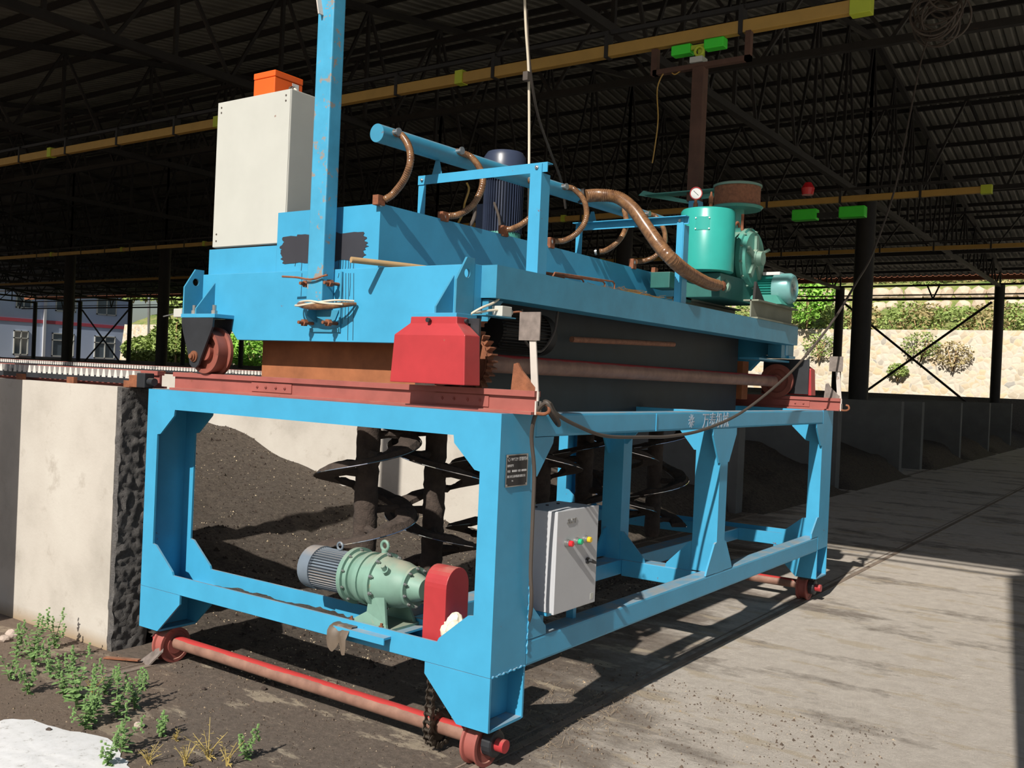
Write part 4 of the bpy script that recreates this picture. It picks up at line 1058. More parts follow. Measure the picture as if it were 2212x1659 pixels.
# black touch-up paint on the front plate: its own thin coat with ragged edge and runs
b = B(); n_ = 90; cx_, cz_ = -1.42, 2.475; pts = []
xq0, xq1, zq0, zq1 = at(612, 530, 'y', YF_).x, at(786, 530, 'y', YF_).x, at(700, 566, 'y', YF_).z, at(720, 503, 'y', YF_).z
cx_, cz_, hx, hz_ = (xq0+xq1)/2, (zq0+zq1)/2, (xq1-xq0)/2, (zq1-zq0)/2
for k in range(n_):
    a = 2*PI*k/n_; c_, s_ = math.cos(a), math.sin(a); q_ = 1/max(abs(c_), abs(s_))
    q_ = q_**.75 * (1.06 + .16*noise.noise(V((c_*5, s_*5, 2))) + .09*noise.noise(V((c_*25, s_*25, 2))))
    pts.append((cx_ + hx*c_*q_, YF_-.0025, cz_ + hz_*s_*q_*.97))
b.prism(pts, (0, .002, 0))
Tn(b, 'paint_patch', 'blackpaint', 'ragged black paint patch with runs')
b = B()
for px_, y0_, y1_ in ((652, 560, 640), (741, 560, 700), (753, 560, 735), (757, 560, 640), (747, 560, 690), (764, 560, 735), (732, 560, 600), (716, 555, 590), (639, 560, 575)):
    for (ya_, yb_, Y_) in ((y0_, min(y1_, 588), YF_-.002), (590, y1_, .1985)):
        if yb_ <= ya_: continue
        p_, q_ = at(px_, ya_, 'y', Y_), at(px_-2, yb_, 'y', Y_)
        b.tube([p_, (p_+q_)/2 + V((.002, 0, 0)), q_], .0012, 5)
Tn(b, 'paint_run', 'blackpaint')
# auger housing hung below
b = B(); b.box((-2.08, .62, 1.55), (-.62, mir(.62), 2.28)); Tn(b, 'auger_housing', 'gloom', 'box carrying the augers, coloured dark to stand for shade')
b = B(); b.box((-2.0, .37, 1.66), (-.62, .50, 1.98)); b.box((-2.0, mir(.50), 1.66), (-.62, mir(.37), 1.98)); Tn(b, 'rusty_cross_beam', 'rustflat', 'flat rust-brown channel under the body')
# augers
def auger(i, y, hand):
    x = -1.3; zt, zb_ = 1.56, .52 if i else .62
    s_ = B(); ns = 40; s_.lathe((x, y, zb_-.08), (0, 0, 1), [(0, 0), (0, .05)] + [((1.64)*0 + (zt-zb_+.08)*k/ns, .066 + .010*noise.noise(V((k*.8, i*3, 1))) + .006*noise.noise(V((k*2.3, i, 7)))) for k in range(1, ns)] + [(zt-zb_+.08, .066), (zt-zb_+.08, 0)], 20)
    so = Tn(s_, 'auger', 'caked', 'vertical auger shaft caked with compost', smooth=True)
    ph = math.radians(215); zref = 1.16 if hand > 0 else 1.12
    if hand < 0: ph = math.radians(35)
    pitch = .41; b = B(); e = B(); top = B(); N = 110; ro, ri = .292, .17
    z = zb_+.03; prev = None; P_ = []; EP = []
    for k in range(N+1):
        zz = zb_+.02 + (1.50-zb_)*k/N; a = ph + hand*2*PI*(zz-zref)/pitch
        c_, sn = math.cos(a), math.sin(a); wob = .012*noise.noise(V((k*.22, i, 0)))
        dirt = .022 + .035*max(0, noise.noise(V((k*.17, i*5, 3)))+.25)
        rin = ri + .03*noise.noise(V((k*.25, i, 11)))
        row = []
        for r_, dz in ((rin, -.012), (ro, -.006), (ro-.004, .004), (ro-.02, dirt*.7+.006+.008*noise.noise(V((k*1.3, i, 5)))), ((ro+rin)/2, dirt+.014*noise.noise(V((k*.9, i, 8)))), (rin, dirt*.6)):
            row.append(b.bm.verts.new((x+r_*c_, y+r_*sn, zz+dz)))
        if prev:
            for q_ in range(6): b.bm.faces.new((prev[q_], prev[(q_+1) % 6], row[(q_+1) % 6], row[q_]))
        else: b.bm.faces.new(row[::-1])
        prev = row; EP.append(V((x+(ro+.003)*c_, y+(ro+.003)*sn, zz-.001)))
        if k % 13 == 4:
            b.tube([(x+.05*c_, y+.05*sn, zz+.004), (x+.12*c_, y+.12*sn, zz+.006), (x+(rin+.02)*c_, y+(rin+.02)*sn, zz+.004)], lambda q: (.028, .02, .026)[q], 8)
    b.bm.faces.new(prev)
    bo = Tn(b, 'auger_flight', 'caked', parent=so); e.tube(EP, .0034, 5)
    eo = Tn(e, 'flight_edge', 'shiny', 'worn shiny edge of the flight', parent=tn)
for i in range(7): auger(i, .553 + .595*i, 1 if i % 2 == 0 else -1)
# motor under the deck
b = finned((-.55, .62, 2.0), .42, .095, .115, 36, (0, 1, 0)); mo = Tn(b, 'travel_motor', 'dark', 'dark finned travel motor under the deck')
Tn(B().lathe((-.55, 1.04, 2.0), (0, 1, 0), [(0, 0), (0, .118), (.07, .114), (.09, .08), (.09, 0)], 28), 'fan_cover', 'dark', smooth=True, parent=mo)
Tn(B().cyl(at(1235, 733, 'x', -.42), at(1455, 744, 'x', -.42), .017, 12), 'conduit', 'mesh', 'brown conduit tube under the deck', smooth=True)
Tn(B().tube(spline([(-.3, .55, 2.1), (-.32, .62, 1.95), (-.33, .78, 1.9), (-.33, .9, 2.0), (-.34, .95, 2.12)], 8), .007), 'motor_cable', 'cable', smooth=True)

# vertical motor rising out of the housing
def vmotor(x, y, zb, lab, ntop):
    t = thing('auger_motor', (x, y, zb), lab, 'motor')
    def q(b, n, m, s=True, p=None): return b.build(n, m, p or t, smooth=s)
    q(B().lathe((x, y, zb), (0, 0, 1), [(0, 0), (0, .15), (.05, .15), (.05, .12), (.17, .12), (.17, .145), (.195, .145), (.195, .12), (.27, .115), (.27, .16), (.30, .16), (.30, .13), (.36, .125), (.36, 0)], 32), 'gear_housing', 'green')
    bb = B()
    for k in range(4): bb.box((x-.17+.28*(k % 2), y-.17+.28*(k//2), zb), (x-.11+.28*(k % 2), y-.11+.28*(k//2), zb+.17))
    bb.box((x-.17, y-.17, zb+.11), (x+.17, y+.17, zb+.14)); q(bb, 'mounting_frame', 'green', False)
    q(finned((x, y, zb+.36), ntop, .115, .135, 44, (0, 0, 1)), 'finned_body', 'darkblue', False)
    q(B().lathe((x, y, zb+.36+ntop), (0, 0, 1), [(0, 0), (0, .142), (.02, .145), (.15, .143), (.185, .12), (.195, .06), (.198, 0)], 36), 'fan_cover', 'darkblue')
    q(B().box((x-.18, y-.06, zb+.40), (x-.11, y+.06, zb+.56)), 'terminal_box', 'darkblue', False)
    q(B().ring((x-.05, y-.175, zb+.24), (1, .4, 0), .03, .010), 'lifting_eye', 'steel')
    return t
vmotor(-1.38, 1.84, 2.36, 'dark blue finned vertical motor with green gearbox behind the blue suction pipe', .355)
tag(B().lathe((-1.12, 1.56, 2.50), (0, 0, 1), [(-.18, 0), (-.18, .04), (.1, .04), (.13, .028), (.13, 0)], 20).build('oil_bottle', 'white', smooth=True), 'white plastic bottle standing beside the vertical motor', 'bottle')

# suction pipe and hose set
XP, ZPP, RP = -1.0, 2.972, .047
pp = Tn(B().cyl((XP, .20, ZPP), (XP, 3.45, ZPP+.06), RP, 32), 'suction_pipe', 'teal', 'long blue suction pipe', smooth=True)
def angle_frame(y, nm, inv=False):
    o = B(); zt = 2.855; x0, x1 = -1.12, -.262
    o.box((x0, y, zt-.05), (x1, y+.005, zt-.005)); o.box((x0, y-.045 if inv else y, zt-.005), (x1, y+.005 if inv else y+.05, zt)); f_ = Tn(o, nm, 'blue', 'blue angle-iron bracket frame')
    c = B(); c.box((x1-(.08 if inv else .10), y-.006, ZP1), (x1-.035 if inv else x1-.03, y-.001, zt-.007)); c.box((x1-.035, y-.001, ZP1), (x1-.03, y+.075, zt-.052)); Tn(c, 'post', 'blue', parent=f_)
    c = B(); c.box((x0, y+.006, ZP1+.03), (x0+.05, y+.011, zt-.006)); c.box((x0+.001, y+.011, ZP1+.03), (x0+.005, y+.06, zt-.006)); Tn(c, 'post', 'blue', parent=f_)
    c = B(); bolt(c, (x1-.06, y-.006, zt-.025), (0, -1, 0), .011, .006); bolt(c, (x0+.03, y-.001, zt-.025), (0, -1, 0), .009, .006); Tn(c, 'bolt', 'steel', parent=f_)
    c = B(); c.prism([(XP-.035, y+.015, zt), (XP+.035, y+.015, zt), (XP+.012, y+.015, ZPP-RP+.01), (XP-.012, y+.015, ZPP-RP+.01)], (0, .006, 0)); Tn(c, 'pipe_saddle', 'teal', parent=f_)
angle_frame(.67, 'pipe_bracket'); angle_frame(2.36, 'pipe_bracket', True)
def ribbed(P_, r, n=10, rib=.06, step=.011):
    S = spline(P_, 24); L = [0]
    for a, c in zip(S, S[1:]): L.append(L[-1] + (c-a).length)
    tot = L[-1]; m_ = int(tot/step)*2; pts = []; j = 0
    for k in range(m_+1):
        d = tot*k/m_
        while j < len(L)-2 and L[j+1] < d: j += 1
        u_ = (d-L[j])/max(1e-9, L[j+1]-L[j]); pts.append(S[j].lerp(S[j+1], u_))
    return B().tube(pts, lambda i: r*(1+rib*(1 if i % 2 else -1)), n)
yh = [.262, .785, 1.40, 1.88, 2.50, 3.03]
HP = [[(848, 287), (868, 293), (884, 320), (886, 352), (873, 388), (850, 418), (830, 432)],
      [(985, 327), (1018, 340), (1040, 372), (1041, 405), (1022, 442), (992, 463), (968, 467)],
      [(1140, 387), (1153, 398), (1163, 428), (1152, 462), (1128, 484), (1108, 494), (1097, 496)],
      [(1212, 404), (1238, 408), (1262, 434), (1266, 472), (1247, 503), (1220, 519), (1197, 521)],
      [(1345, 448), (1350, 460), (1353, 485), (1344, 510), (1326, 530), (1308, 541), (1295, 543)],
      [(1392, 462), (1416, 468), (1434, 496), (1435, 528), (1416, 553), (1394, 563), (1374, 566)]]
HX = [XP+.035, XP+.075, XP+.15, XP+.18, XP+.13, XP+.05, XP+.012]
for i, y in enumerate(yh):
    pts = [at(q[0], q[1], 'x', x_) for q, x_ in zip(HP[i], HX)]; zp = pts[0].z; y = pts[0].y - .02
    o = Tn(ribbed(pts, .0185), 'suction_hose', 'hose', 'curved brown ribbed hose', smooth=True)
    Tn(B().lathe((XP+RP-.005, y+.02, zp), (1, 0, 0), [(0, 0), (0, .013), (.03, .013), (.03, .021), (.04, .021), (.04, 0)], 14), 'hose_clamp', 'steel', smooth=True, parent=o)
    e0, e1 = V(pts[-1]), V(pts[-2]); d = (e1-e0).normalized()
    Tn(B().cyl(e0 - d*.035, e0 - d*.02, .022, 14), 'hose_clamp', 'steel', smooth=True, parent=o)
    if i != 4: Tn(B().box((e0.x-.035, e0.y-.05, ZH-.012), (e0.x+.004, e0.y+.004, max(ZH+.03, e0.z+.02))), 'nipple_block', 'rust', parent=o, bevel=.002)
Tn(B().box((-1.02, 3.34, ZH-.01), (-.985, 3.39, ZH+.04)), 'nipple_block', 'rust')
big = [(-.955, 2.20, ZPP+.035), (-.90, 2.30, ZPP+.055), at(1335, 427, 'x', -.80), at(1368, 452, 'x', -.66), at(1397, 492, 'x', -.50), at(1424, 530, 'x', -.34), at(1452, 561, 'x', -.245), at(1485, 588, 'x', -.27), at(1520, 608, 'x', -.37), at(1540, 615, 'x', -.45), (-.49, 3.40, 2.518), (-.49, 3.47, 2.52)]
bh = Tn(ribbed(big, .043, 18, .045, .014), 'large_suction_hose', 'hose', 'thick brown ribbed hose to the pump', smooth=True)
Tn(B().lathe((-1.0, 2.17, ZPP+.03), (1, .35, .2), [(0, 0), (0, .046), (.055, .046), (.055, 0)], 20), 'collar', 'dark', smooth=True, parent=bh)
Tn(B().lathe((-.492, 3.42, 2.518), (0, 1, .05), [(0, 0), (0, .05), (.035, .05), (.035, 0)], 20).cyl((-.492, 3.435, 2.55), (-.492, 3.435, 2.605), .03, 16), 'hose_clamp', 'rust', smooth=True, parent=bh)
# yellow wire and grey cables near the motor
Tn(B().tube(spline([(-1.05, .93, 2.60), (-1.0, .93, 2.68), (-1.02, .97, 2.75), (-1.01, .99, 2.83), (-1.02, .98, 2.87)], 8), .006), 'earth_wire', 'yellow', 'yellow earth wire', smooth=True)
Tn(B().tube(spline([(-1.06, 1.0, 2.56), (-1.0, 1.03, 2.66), (-1.03, 1.08, 2.78)], 8), .012), 'motor_cable', 'cable', smooth=True)
Tn(B().tube(spline([(-1.04, 1.36, 2.64), (-1.2, 1.55, 2.78), (-1.35, 1.7, 2.90)], 8), .009), 'motor_cable', 'cable', smooth=True)

# ------------------------------------------------------------------ the two collector posts
def brace_bar(p, q): return B().beam(p, q, .05, .008)
t = thing('collector_post', (-1.32, .12, 2.09), 'tall worn blue square post bolted to the near end of the turner', 'post')
b = B(); b.box((-1.372, .112, 2.098), (-1.256, .196, 5.05)); b.build('post', 'blue_worn', t, bevel=.006)
brace_bar((-1.42, .108, 3.95), (-1.335, .106, 3.60)).build('diagonal_brace', 'signwhite', t)
b = B()
for z_ in (2.205, 2.0):
    for xx in (-1.405, -1.225):
        b.cyl((xx, .199, z_), (xx, .095, z_), .009, 8); b.cyl((xx, .125, z_), (xx, .148, z_), .020, 6)
b.build('clamp_bolt', 'rust', t)
b = B(); b.box((-1.42, .19, 1.955), (-1.20, .1985, 1.975)); b.box((-1.205, .19, 1.955), (-1.195, .198, 2.27)); b.beam((-1.38, .165, 2.02), (-1.38, .195, 2.09), .01, .08); b.prism([(-1.395, .192, 2.07), (-1.21, .192, 2.07), (-1.245, .192, 2.0), (-1.35, .192, 2.0)], (0, .006, 0)); b.build('clamp_plate', 'teal', t)
b = B(); b.tube(spline([(-1.52, .075, 2.24), (-1.42, .085, 2.234), (-1.32, .095, 2.222), (-1.23, .10, 2.24), (-1.21, .10, 2.242)], 6), .0055, 8); b.build('tie_bar', 'rust', t, smooth=True)
b = B()
b.tube(spline([(-1.47, .185, 2.10), (-1.43, .12, 2.095), (-1.33, .085, 2.082), (-1.22, .085, 2.08), (-1.12, .12, 2.09), (-1.08, .185, 2.10)], 8), lambda i: .009 + .009*math.sin(PI*i/40), 10)
b.build('wrapped_hose', 'hose', t, smooth=True)
B().tube(spline([(-1.09, .18, 2.115), (-1.16, .10, 2.112), (-1.28, .07, 2.095), (-1.38, .075, 2.085), (-1.46, .12, 2.09), (-1.475, .17, 2.10), (-1.44, .13, 2.108), (-1.3, .072, 2.108), (-1.2, .075, 2.096), (-1.1, .11, 2.092)], 8), .0055).build('wrapped_cable', 'wcable', t, smooth=True)

t = thing('collector_post', (-1.26, 4.64, 2.27), 'rusty brown square post behind the green pump, carrying the green collector', 'post')
B().box((-1.31, 4.585, ZP1), (-1.215, 4.69, 3.42)).build('lower_post', 'blue', t, bevel=.004)
B().box((-1.335, 4.59, 3.42), (-1.225, 4.70, 4.63)).build('upper_post', 'rustdark', t, bevel=.004)
b = B(); b.prism([(-1.85, 4.64, 3.52), (-1.31, 4.64, 3.40), (-1.31, 4.64, 3.43), (-1.80, 4.64, 3.56)], (0, .01, 0)); b.prism([(-.72, 4.64, 3.46), (-1.215, 4.64, 3.44), (-1.215, 4.64, 3.48), (-.8, 4.64, 3.5)], (0, .01, 0)); b.box((-1.75, 4.55, 3.50), (-.8, 4.72, 3.508)); b.build('rain_plate', 'green', t)
b = B(); b.box((-1.74, 4.60, 4.62), (-.80, 4.66, 4.665)); b.box((-1.76, 4.60, 4.62), (-1.70, 4.66, 4.86)); b.box((-.85, 4.60, 4.62), (-.80, 4.66, 4.88)); b.build('cross_arm', 'rustdark', t)
t2 = thing('collector_trolley', (-1.28, 4.65, 4.78), 'bright green collector trolley running under the nearest yellow rail', 'collector trolley')
B().box((-1.56, 4.60, 4.77), (-1.37, 4.70, 4.86)).build('shoe_box', 'brightgreen', t2, bevel=.01); B().box((-1.24, 4.60, 4.78), (-1.05, 4.70, 4.87)).build('shoe_box', 'brightgreen', t2, bevel=.01)
b = B(); b.box((-1.40, 4.62, 4.80), (-1.2, 4.68, 4.84)); b.ring((-1.28, 4.6, 4.77), (0, 1, 0), .04, .012); b.box((-1.30, 4.62, 4.67), (-1.26, 4.68, 4.80)); b.build('carrier', 'lime', t2)
B().box((-1.36, 4.58, 4.67), (-1.24, 4.70, 4.72)).build('lamp_box', 'white', t2)
tag(B().tube(spline([(-1.42, 4.62, 4.66), (-1.52, 4.62, 4.60), (-1.6, 4.62, 4.66), (-1.68, 4.6, 4.5), (-1.66, 4.6, 4.2), (-1.68, 4.6, 3.95), (-1.70, 4.6, 3.80)], 8), .006, 6).build('dangling_wire', 'yellow', smooth=True), 'thin yellow wire dangling from the rear collector arm', 'wire')
# supply cables at the middle
b = B(); b.tube(spline([at(1132, -40, 'x', -1.38), at(1136, 60, 'x', -1.38), at(1142, 160, 'x', -1.38), at(1143, 330, 'x', -1.38), at(1141, 500, 'x', -1.3)], 8), .009); tag(b.build('supply_cable', 'wcable', smooth=True), 'pale vertical cable dropping behind the dark blue motor', 'cable')
b = B(); b.tube(spline([at(1137, 20, 'x', -1.42), at(1143, 130, 'x', -1.42), at(1160, 240, 'x', -1.5), at(1186, 320, 'x', -1.6), at(1212, 390, 'x', -1.7), at(1222, 450, 'x', -1.75)], 8), .010); b.box(at(1138, 165, 'x', -1.37) - V((.02, .02, .03)), at(1138, 165, 'x', -1.37) + V((.02, .02, .03))); tag(b.build('supply_cable', 'cable', smooth=True), 'darker cable slanting down to the right beside the vertical one', 'cable')

# ------------------------------------------------------------------ electrical cabinet and orange box
ec = thing('electrical_cabinet', (-2.04, .42, 2.44), 'tall off-white electrical cabinet on the left end of the turner', 'cabinet')
B().box((-2.355, .262, 2.452), (-1.722, .62, 3.315)).build('housing', 'white', ec, bevel=.006)
B().box((-2.353, .258, 2.455), (-1.726, .2625, 3.312)).build('rear_panel', 'white', ec, bevel=.002)
B().box((-2.34, .28, 2.438), (-1.74, .60, 2.454)).build('base_strip', 'black', ec)
b = B()
for xx in (-2.32, -1.76):
    for zz in (2.49, 2.53, 3.25, 3.28): b.cyl((xx, .259, zz), (xx, .2565, zz), .006, 8)
b.build('screw', 'cable', ec)
ob = thing('alarm_box', (-1.99, .44, 3.315), 'bright orange box lying on top of the off-white electrical cabinet', 'box')
B().box((-2.115, .32, 3.33), (-1.932, .53, 3.43)).build('housing', 'orange', ob, bevel=.005); B().box((-2.117, .318, 3.432), (-1.930, .532, 3.468)).build('lid', 'orange', ob, bevel=.005)
B().lathe((-1.934, .44, 3.385), (1, 0, 0), [(0, 0), (0, .017), (.018, .017), (.018, .012), (.035, .011), (.035, 0)], 12).build('cable_gland', 'cable', ob, smooth=True)
B().tube(spline([(-1.90, .44, 3.385), (-1.885, .44, 3.365), (-1.88, .43, 3.32)], 6), .008).build('cable', 'wcable', ob, smooth=True)
B().box((-1.9335, .45, 3.39), (-1.931, .50, 3.425)).build('sticker', 'textlt', ob)
b = B()
for xx, yy in ((-2.09, .34), (-1.96, .34), (-2.09, .51), (-1.96, .51)): b.cyl((xx, yy, 3.315), (xx, yy, 3.332), .01, 8)
b.build('foot', 'cable', ob)

# ------------------------------------------------------------------ vacuum pump
vp = thing('vacuum_pump', (-.62, 3.7, 2.285), 'turquoise pump set with upright tank and rusty mesh filter on the deck', 'pump')
def Vp(b, n, m, lab=None, s=True, bev=0.0, p=None):
    o = b.build(n, m, p or vp, smooth=s, bevel=bev)
    if lab: o['label'] = lab
    return o
tx, ty = -.615, 3.46
tk = Vp(B().lathe((tx, ty, 2.62), (0, 0, 1), [(0, 0), (0, .19), (.008, .206), (.46, .206), (.475, .195), (.482, .16), (.485, 0)], 48), 'tank', 'turq', 'upright turquoise tank')
cdir = (V((CAM.x, CAM.y, 0)) - V((tx, ty, 0))).normalized(); a0 = math.atan2(cdir.y, cdir.x) - .20
b = B(); nn_ = 8
for k in range(nn_):
    a, c = a0 - .26 + .52*k/nn_, a0 - .26 + .52*(k+1)/nn_
    pa = [V((tx+.2085*math.cos(q), ty+.2085*math.sin(q), z_)) for q, z_ in ((a, 2.92), (c, 2.92), (c, 3.02), (a, 3.02))]
    b.quad(*pa)
b.bm.verts.ensure_lookup_table()
Vp(b, 'tank_plate', 'turq', p=tk)
b = B()
for q in (a0-.24, a0+.24):
    for z_ in (2.93, 3.01): b.cyl((tx+.207*math.cos(q), ty+.207*math.sin(q), z_), (tx+.214*math.cos(q), ty+.214*math.sin(q), z_), .006, 8)
Vp(b, 'rivet', 'textlt', p=tk)
gq = V((tx-.10, ty-.02, 3.1)); gd = (CAM - gq).normalized(); gc = V((gq.x, gq.y, 3.235))
Vp(B().cyl(gq, gc - V((0, 0, .05)), .012, 10).cyl(gq + V((0, 0, .03)), gq + V((0, 0, .06)), .018, 6), 'gauge_stem', 'rust')
go = Vp(B().lathe(gc, gd, [(-.02, 0), (-.02, .046), (.012, .048), (.012, .042), (.008, .042)], 28), 'pressure_gauge', 'red', 'small round gauge with white dial')
Vp(B().lathe(gc + gd*.0085, gd, [(-.001, 0), (0, .041), (.0005, .041), (.001, 0)], 28), 'gauge_face', 'textlt', p=go)
gr = gd.cross(V((0, 0, 1))).normalized(); gu = gr.cross(gd)
Vp(B().beam(gc + gd*.011 - gr*.018 - gu*.015, gc + gd*.011 + gr*.02 + gu*.02, .003, .002), 'gauge_needle', 'black', p=go)
Vp(B().lathe((tx+.03, ty-.03, 3.10), (0, 0, 1), [(0, 0), (0, .022), (.01, .022), (.01, .014), (.05, .014), (.05, .018), (.10, .018), (.10, .012), (.12, .008), (.135, .006), (.135, 0)], 14), 'relief_valve', 'rust', 'rusty relief valve')
# filter drum
fx, fy, fz = -.70, 4.22, 3.235
Vp(B().lathe((fx, fy, fz), (0, 0, 1), [(0, 0), (0, .09), (.0, .2), (.02, .215), (.03, .2), (.03, 0)], 40), 'filter_base', 'green')
Vp(B().lathe((fx, fy, fz+.03), (0, 0, 1), [(0, .0), (0, .19), (.155, .19), (.155, 0)], 40), 'filter_screen', 'mesh', 'rusty perforated filter screen')
Vp(B().lathe((fx, fy, fz+.185), (0, 0, 1), [(0, 0), (0, .2), (.018, .2), (.03, .17), (.03, 0)], 40), 'filter_lid', 'pale')
Vp(B().cyl((fx, fy, 3.02), (fx, fy, fz), .062, 20), 'inlet_neck', 'green')
# blower casing facing +x
dx, dy, dz = -.62, 3.98, 2.79
Vp(B().lathe((dx-.08, dy, dz), (1, 0, 0), [(0, 0), (0, .22), (.20, .225), (.20, .245), (.235, .245), (.24, .225), (.27, .21), (.27, 0)], 44).box((dx-.06, dy-.08, dz), (dx+.1, dy+.3, 3.03)), 'blower_casing', 'green', 'round green blower casing')
b = B()
for k in range(5):
    a = PI/2 + 2*PI*k/5; b.beam((dx+.195, dy+.03*math.cos(a), dz+.03*math.sin(a)), (dx+.195, dy+.18*math.cos(a), dz+.18*math.sin(a)), .05, .03, (1, 0, 0))
b.lathe((dx+.185, dy, dz), (1, 0, 0), [(0, 0), (0, .075), (.035, .07), (.035, .06), (.075, .055), (.075, 0)], 24); Vp(b, 'casing_ribs', 'pale', s=False)
b = B()
for k in range(12): a = 2*PI*k/12+.2; bolt(b, (dx+.155, dy+.235*math.cos(a), dz+.235*math.sin(a)), (1, 0, 0), .011, .01)
b.cyl((dx+.2, dy+.1, dz+.05), (dx+.25, dy+.15, dz+.09), .012, 8); Vp(b, 'casing_bolt', 'pale', s=False)
Vp(B().cyl((-.5, 3.86, 3.0), (-.5, 3.86, 3.13), .012, 8).tube(spline([(-.5, 3.8, 3.02), (-.5, 3.76, 3.05), (-.52, 3.72, 3.0)], 6), .01), 'breather_pipe', 'rust')
Vp(B().box((-.82, 3.38, 2.43), (-.46, 4.15, 2.612)).box((-.92, 3.14, 2.48), (-.76, 3.34, 2.6)).box((-.80, 3.3, 2.4), (-.74, 3.5, 2.5)), 'pump_base', 'shadegreen', s=False, bev=.006)
Vp(B().lathe((-.492, 3.50, 2.525), (0, -1, 0), [(-.05, 0), (-.05, .05), (0, .05), (.0, .06), (.02, .06), (.02, 0)], 20), 'suction_port', 'pale')
mm_ = Vp(finned((-.50, 4.16, 2.565), .2, .095, .112, 34, (1, 0, 0)), 'pump_motor', 'turq', 'turquoise pump motor', s=False)
Vp(B().lathe((-.31, 4.16, 2.565), (1, 0, 0), [(0, 0), (0, .123), (.12, .123), (.145, .108), (.15, .095), (.146, .09), (.14, 0)], 36), 'fan_cover', 'turqcov', p=mm_)
b = B()
for k in range(9):
    r_ = .01 + k*.0095; b.ring((-.167, 4.16, 2.565), (1, 0, 0), r_, .0016, 24)
Vp(b, 'fan_grille', 'steel', p=mm_)
Vp(B().box((-.40, 4.09, 2.67), (-.26, 4.2, 2.695)), 'motor_label', 'textlt', p=mm_, s=False)
Vp(B().prism([(-.5, 4.0, 2.43), (-.2, 4.0, 2.43), (-.25, 4.0, 2.5), (-.45, 4.0, 2.5)], (0, .32, 0)), 'motor_foot', 'green', s=False)
Vp(B().prism([(-.335, 3.72, 2.43), (-.335, 3.95, 2.43), (-.335, 3.74, 2.58)], (.02, 0, 0)), 'belt_guard', 'dark', s=False)
bb = B()
for x0_ in (-.86, -.36):
    bb.box((x0_, 3.30 if x0_ < -.5 else 3.60, ZP1), (x0_+.12, 4.52, ZP1+.012)); bb.box((x0_, 3.30 if x0_ < -.5 else 3.60, 2.418), (x0_+.12, 4.52, 2.43)); bb.box((x0_+.055, 3.30 if x0_ < -.5 else 3.60, ZP1), (x0_+.065, 4.52, 2.43))
Vp(bb, 'base_i_beam', 'beamolive', s=False)
for n_ in ('fan_cover', 'base_i_beam'): pass

# bent rods, straw and wooden stick on the turner
for k, (xx, y0_, y1_, h_) in enumerate(((-.30, .82, 1.48, .05), (-.33, .78, 1.42, .045), (-.37, .80, 1.25, .04), (-.41, .76, 1.12, .035))):
    tag(B().tube([(xx, y0_, ZP1+.006), (xx, y0_+.02, ZP1+h_*.6), (xx, y1_-.02, ZP1+h_), (xx, y1_, ZP1+h_-.01), (xx, y1_, ZP1+.004)], .005, 6).build('bent_rod', 'rust', smooth=True), ['outermost and longest rusty bent rod lying on the deck edge', 'second rusty bent rod from the deck edge', 'third rusty bent rod from the deck edge, shorter', 'innermost and shortest rusty bent rod on the deck'][k], 'rod')
b = B()
for k in range(260):
    p = V((random.uniform(-.40, -.27), random.gauss(1.78, .17), ZP1 + abs(random.gauss(0, .012)))); a = random.uniform(-.6, .6)+PI/2; d = V((math.cos(a), math.sin(a), random.uniform(-.15, .25)))*random.uniform(.03, .07)
    b.quad(p-d, p-d+V((.002, 0, .002)), p+d+V((.002, 0, .002)), p+d)
tag(b.build('straw', 'straw'), 'small wisp of dry straw on the deck edge before the pump', 'straw', kind='stuff')
tag(B().tube([(-.975, .03, 2.304), (-.86, .35, 2.306), (-.74, .78, 2.306)], lambda i: (.0155, .0145, .013)[i], 12).build('stick', 'wood', smooth=True), 'pale wooden stick poking out over the top of the turner end beam', 'stick')
# limit switches
def lswitch(p, lab, s=1):
    t = thing('limit_switch', p, lab, 'switch')
    B().box((p[0]-.03, p[1]-.06, p[2]), (p[0]+.03, p[1]+.02, p[2]+.05)).build('housing', 'white', t, bevel=.004)
    B().cyl((p[0], p[1]+.02*s, p[2]+.026), (p[0], p[1]+.05*s, p[2]+.026), .016, 12).build('gland', 'steel', t, smooth=True)
    B().tube(spline([(p[0], p[1]+.05*s, p[2]+.026), (p[0]+.02, p[1]+.12*s, p[2]+.03), (p[0]+.03, p[1]+.17*s, p[2]-.03), (p[0]+.03, p[1]+.17*s, p[2]-.08)], 6), .005).build('lever', 'rust', t, smooth=True)
    B().tube(spline([(p[0], p[1]-.06, p[2]+.03), (p[0]-.02, p[1]-.12, p[2]+.02), (p[0]-.05, p[1]-.19, p[2]+.0), (p[0]-.02, p[1]-.16, p[2]+.03), (p[0]-.02, p[1]-.05, p[2]+.07), (p[0]-.02, p[1]+.03, p[2]+.13)], 6), .006).build('cable', 'wcable', t, smooth=True)
    B().box((p[0]-.04, p[1]-.2, p[2]-.006), (p[0]+.04, p[1]+.04, p[2]-.001)).build('bracket', 'teal', t)
lswitch((-.26, .35, 2.045), 'cream limit switch box on a ledge right of the red gear case')
t = thing('limit_switch', (-2.40, .08, 2.03), 'small white switch box left of the black wheel bracket', 'switch')
B().box((-2.44, .07, 2.025), (-2.362, .12, 2.075)).build('housing', 'white', t, bevel=.004); B().beam((-2.46, .09, 2.045), (-2.56, .09, 2.03), .008, .006).build('lever', 'steel', t)

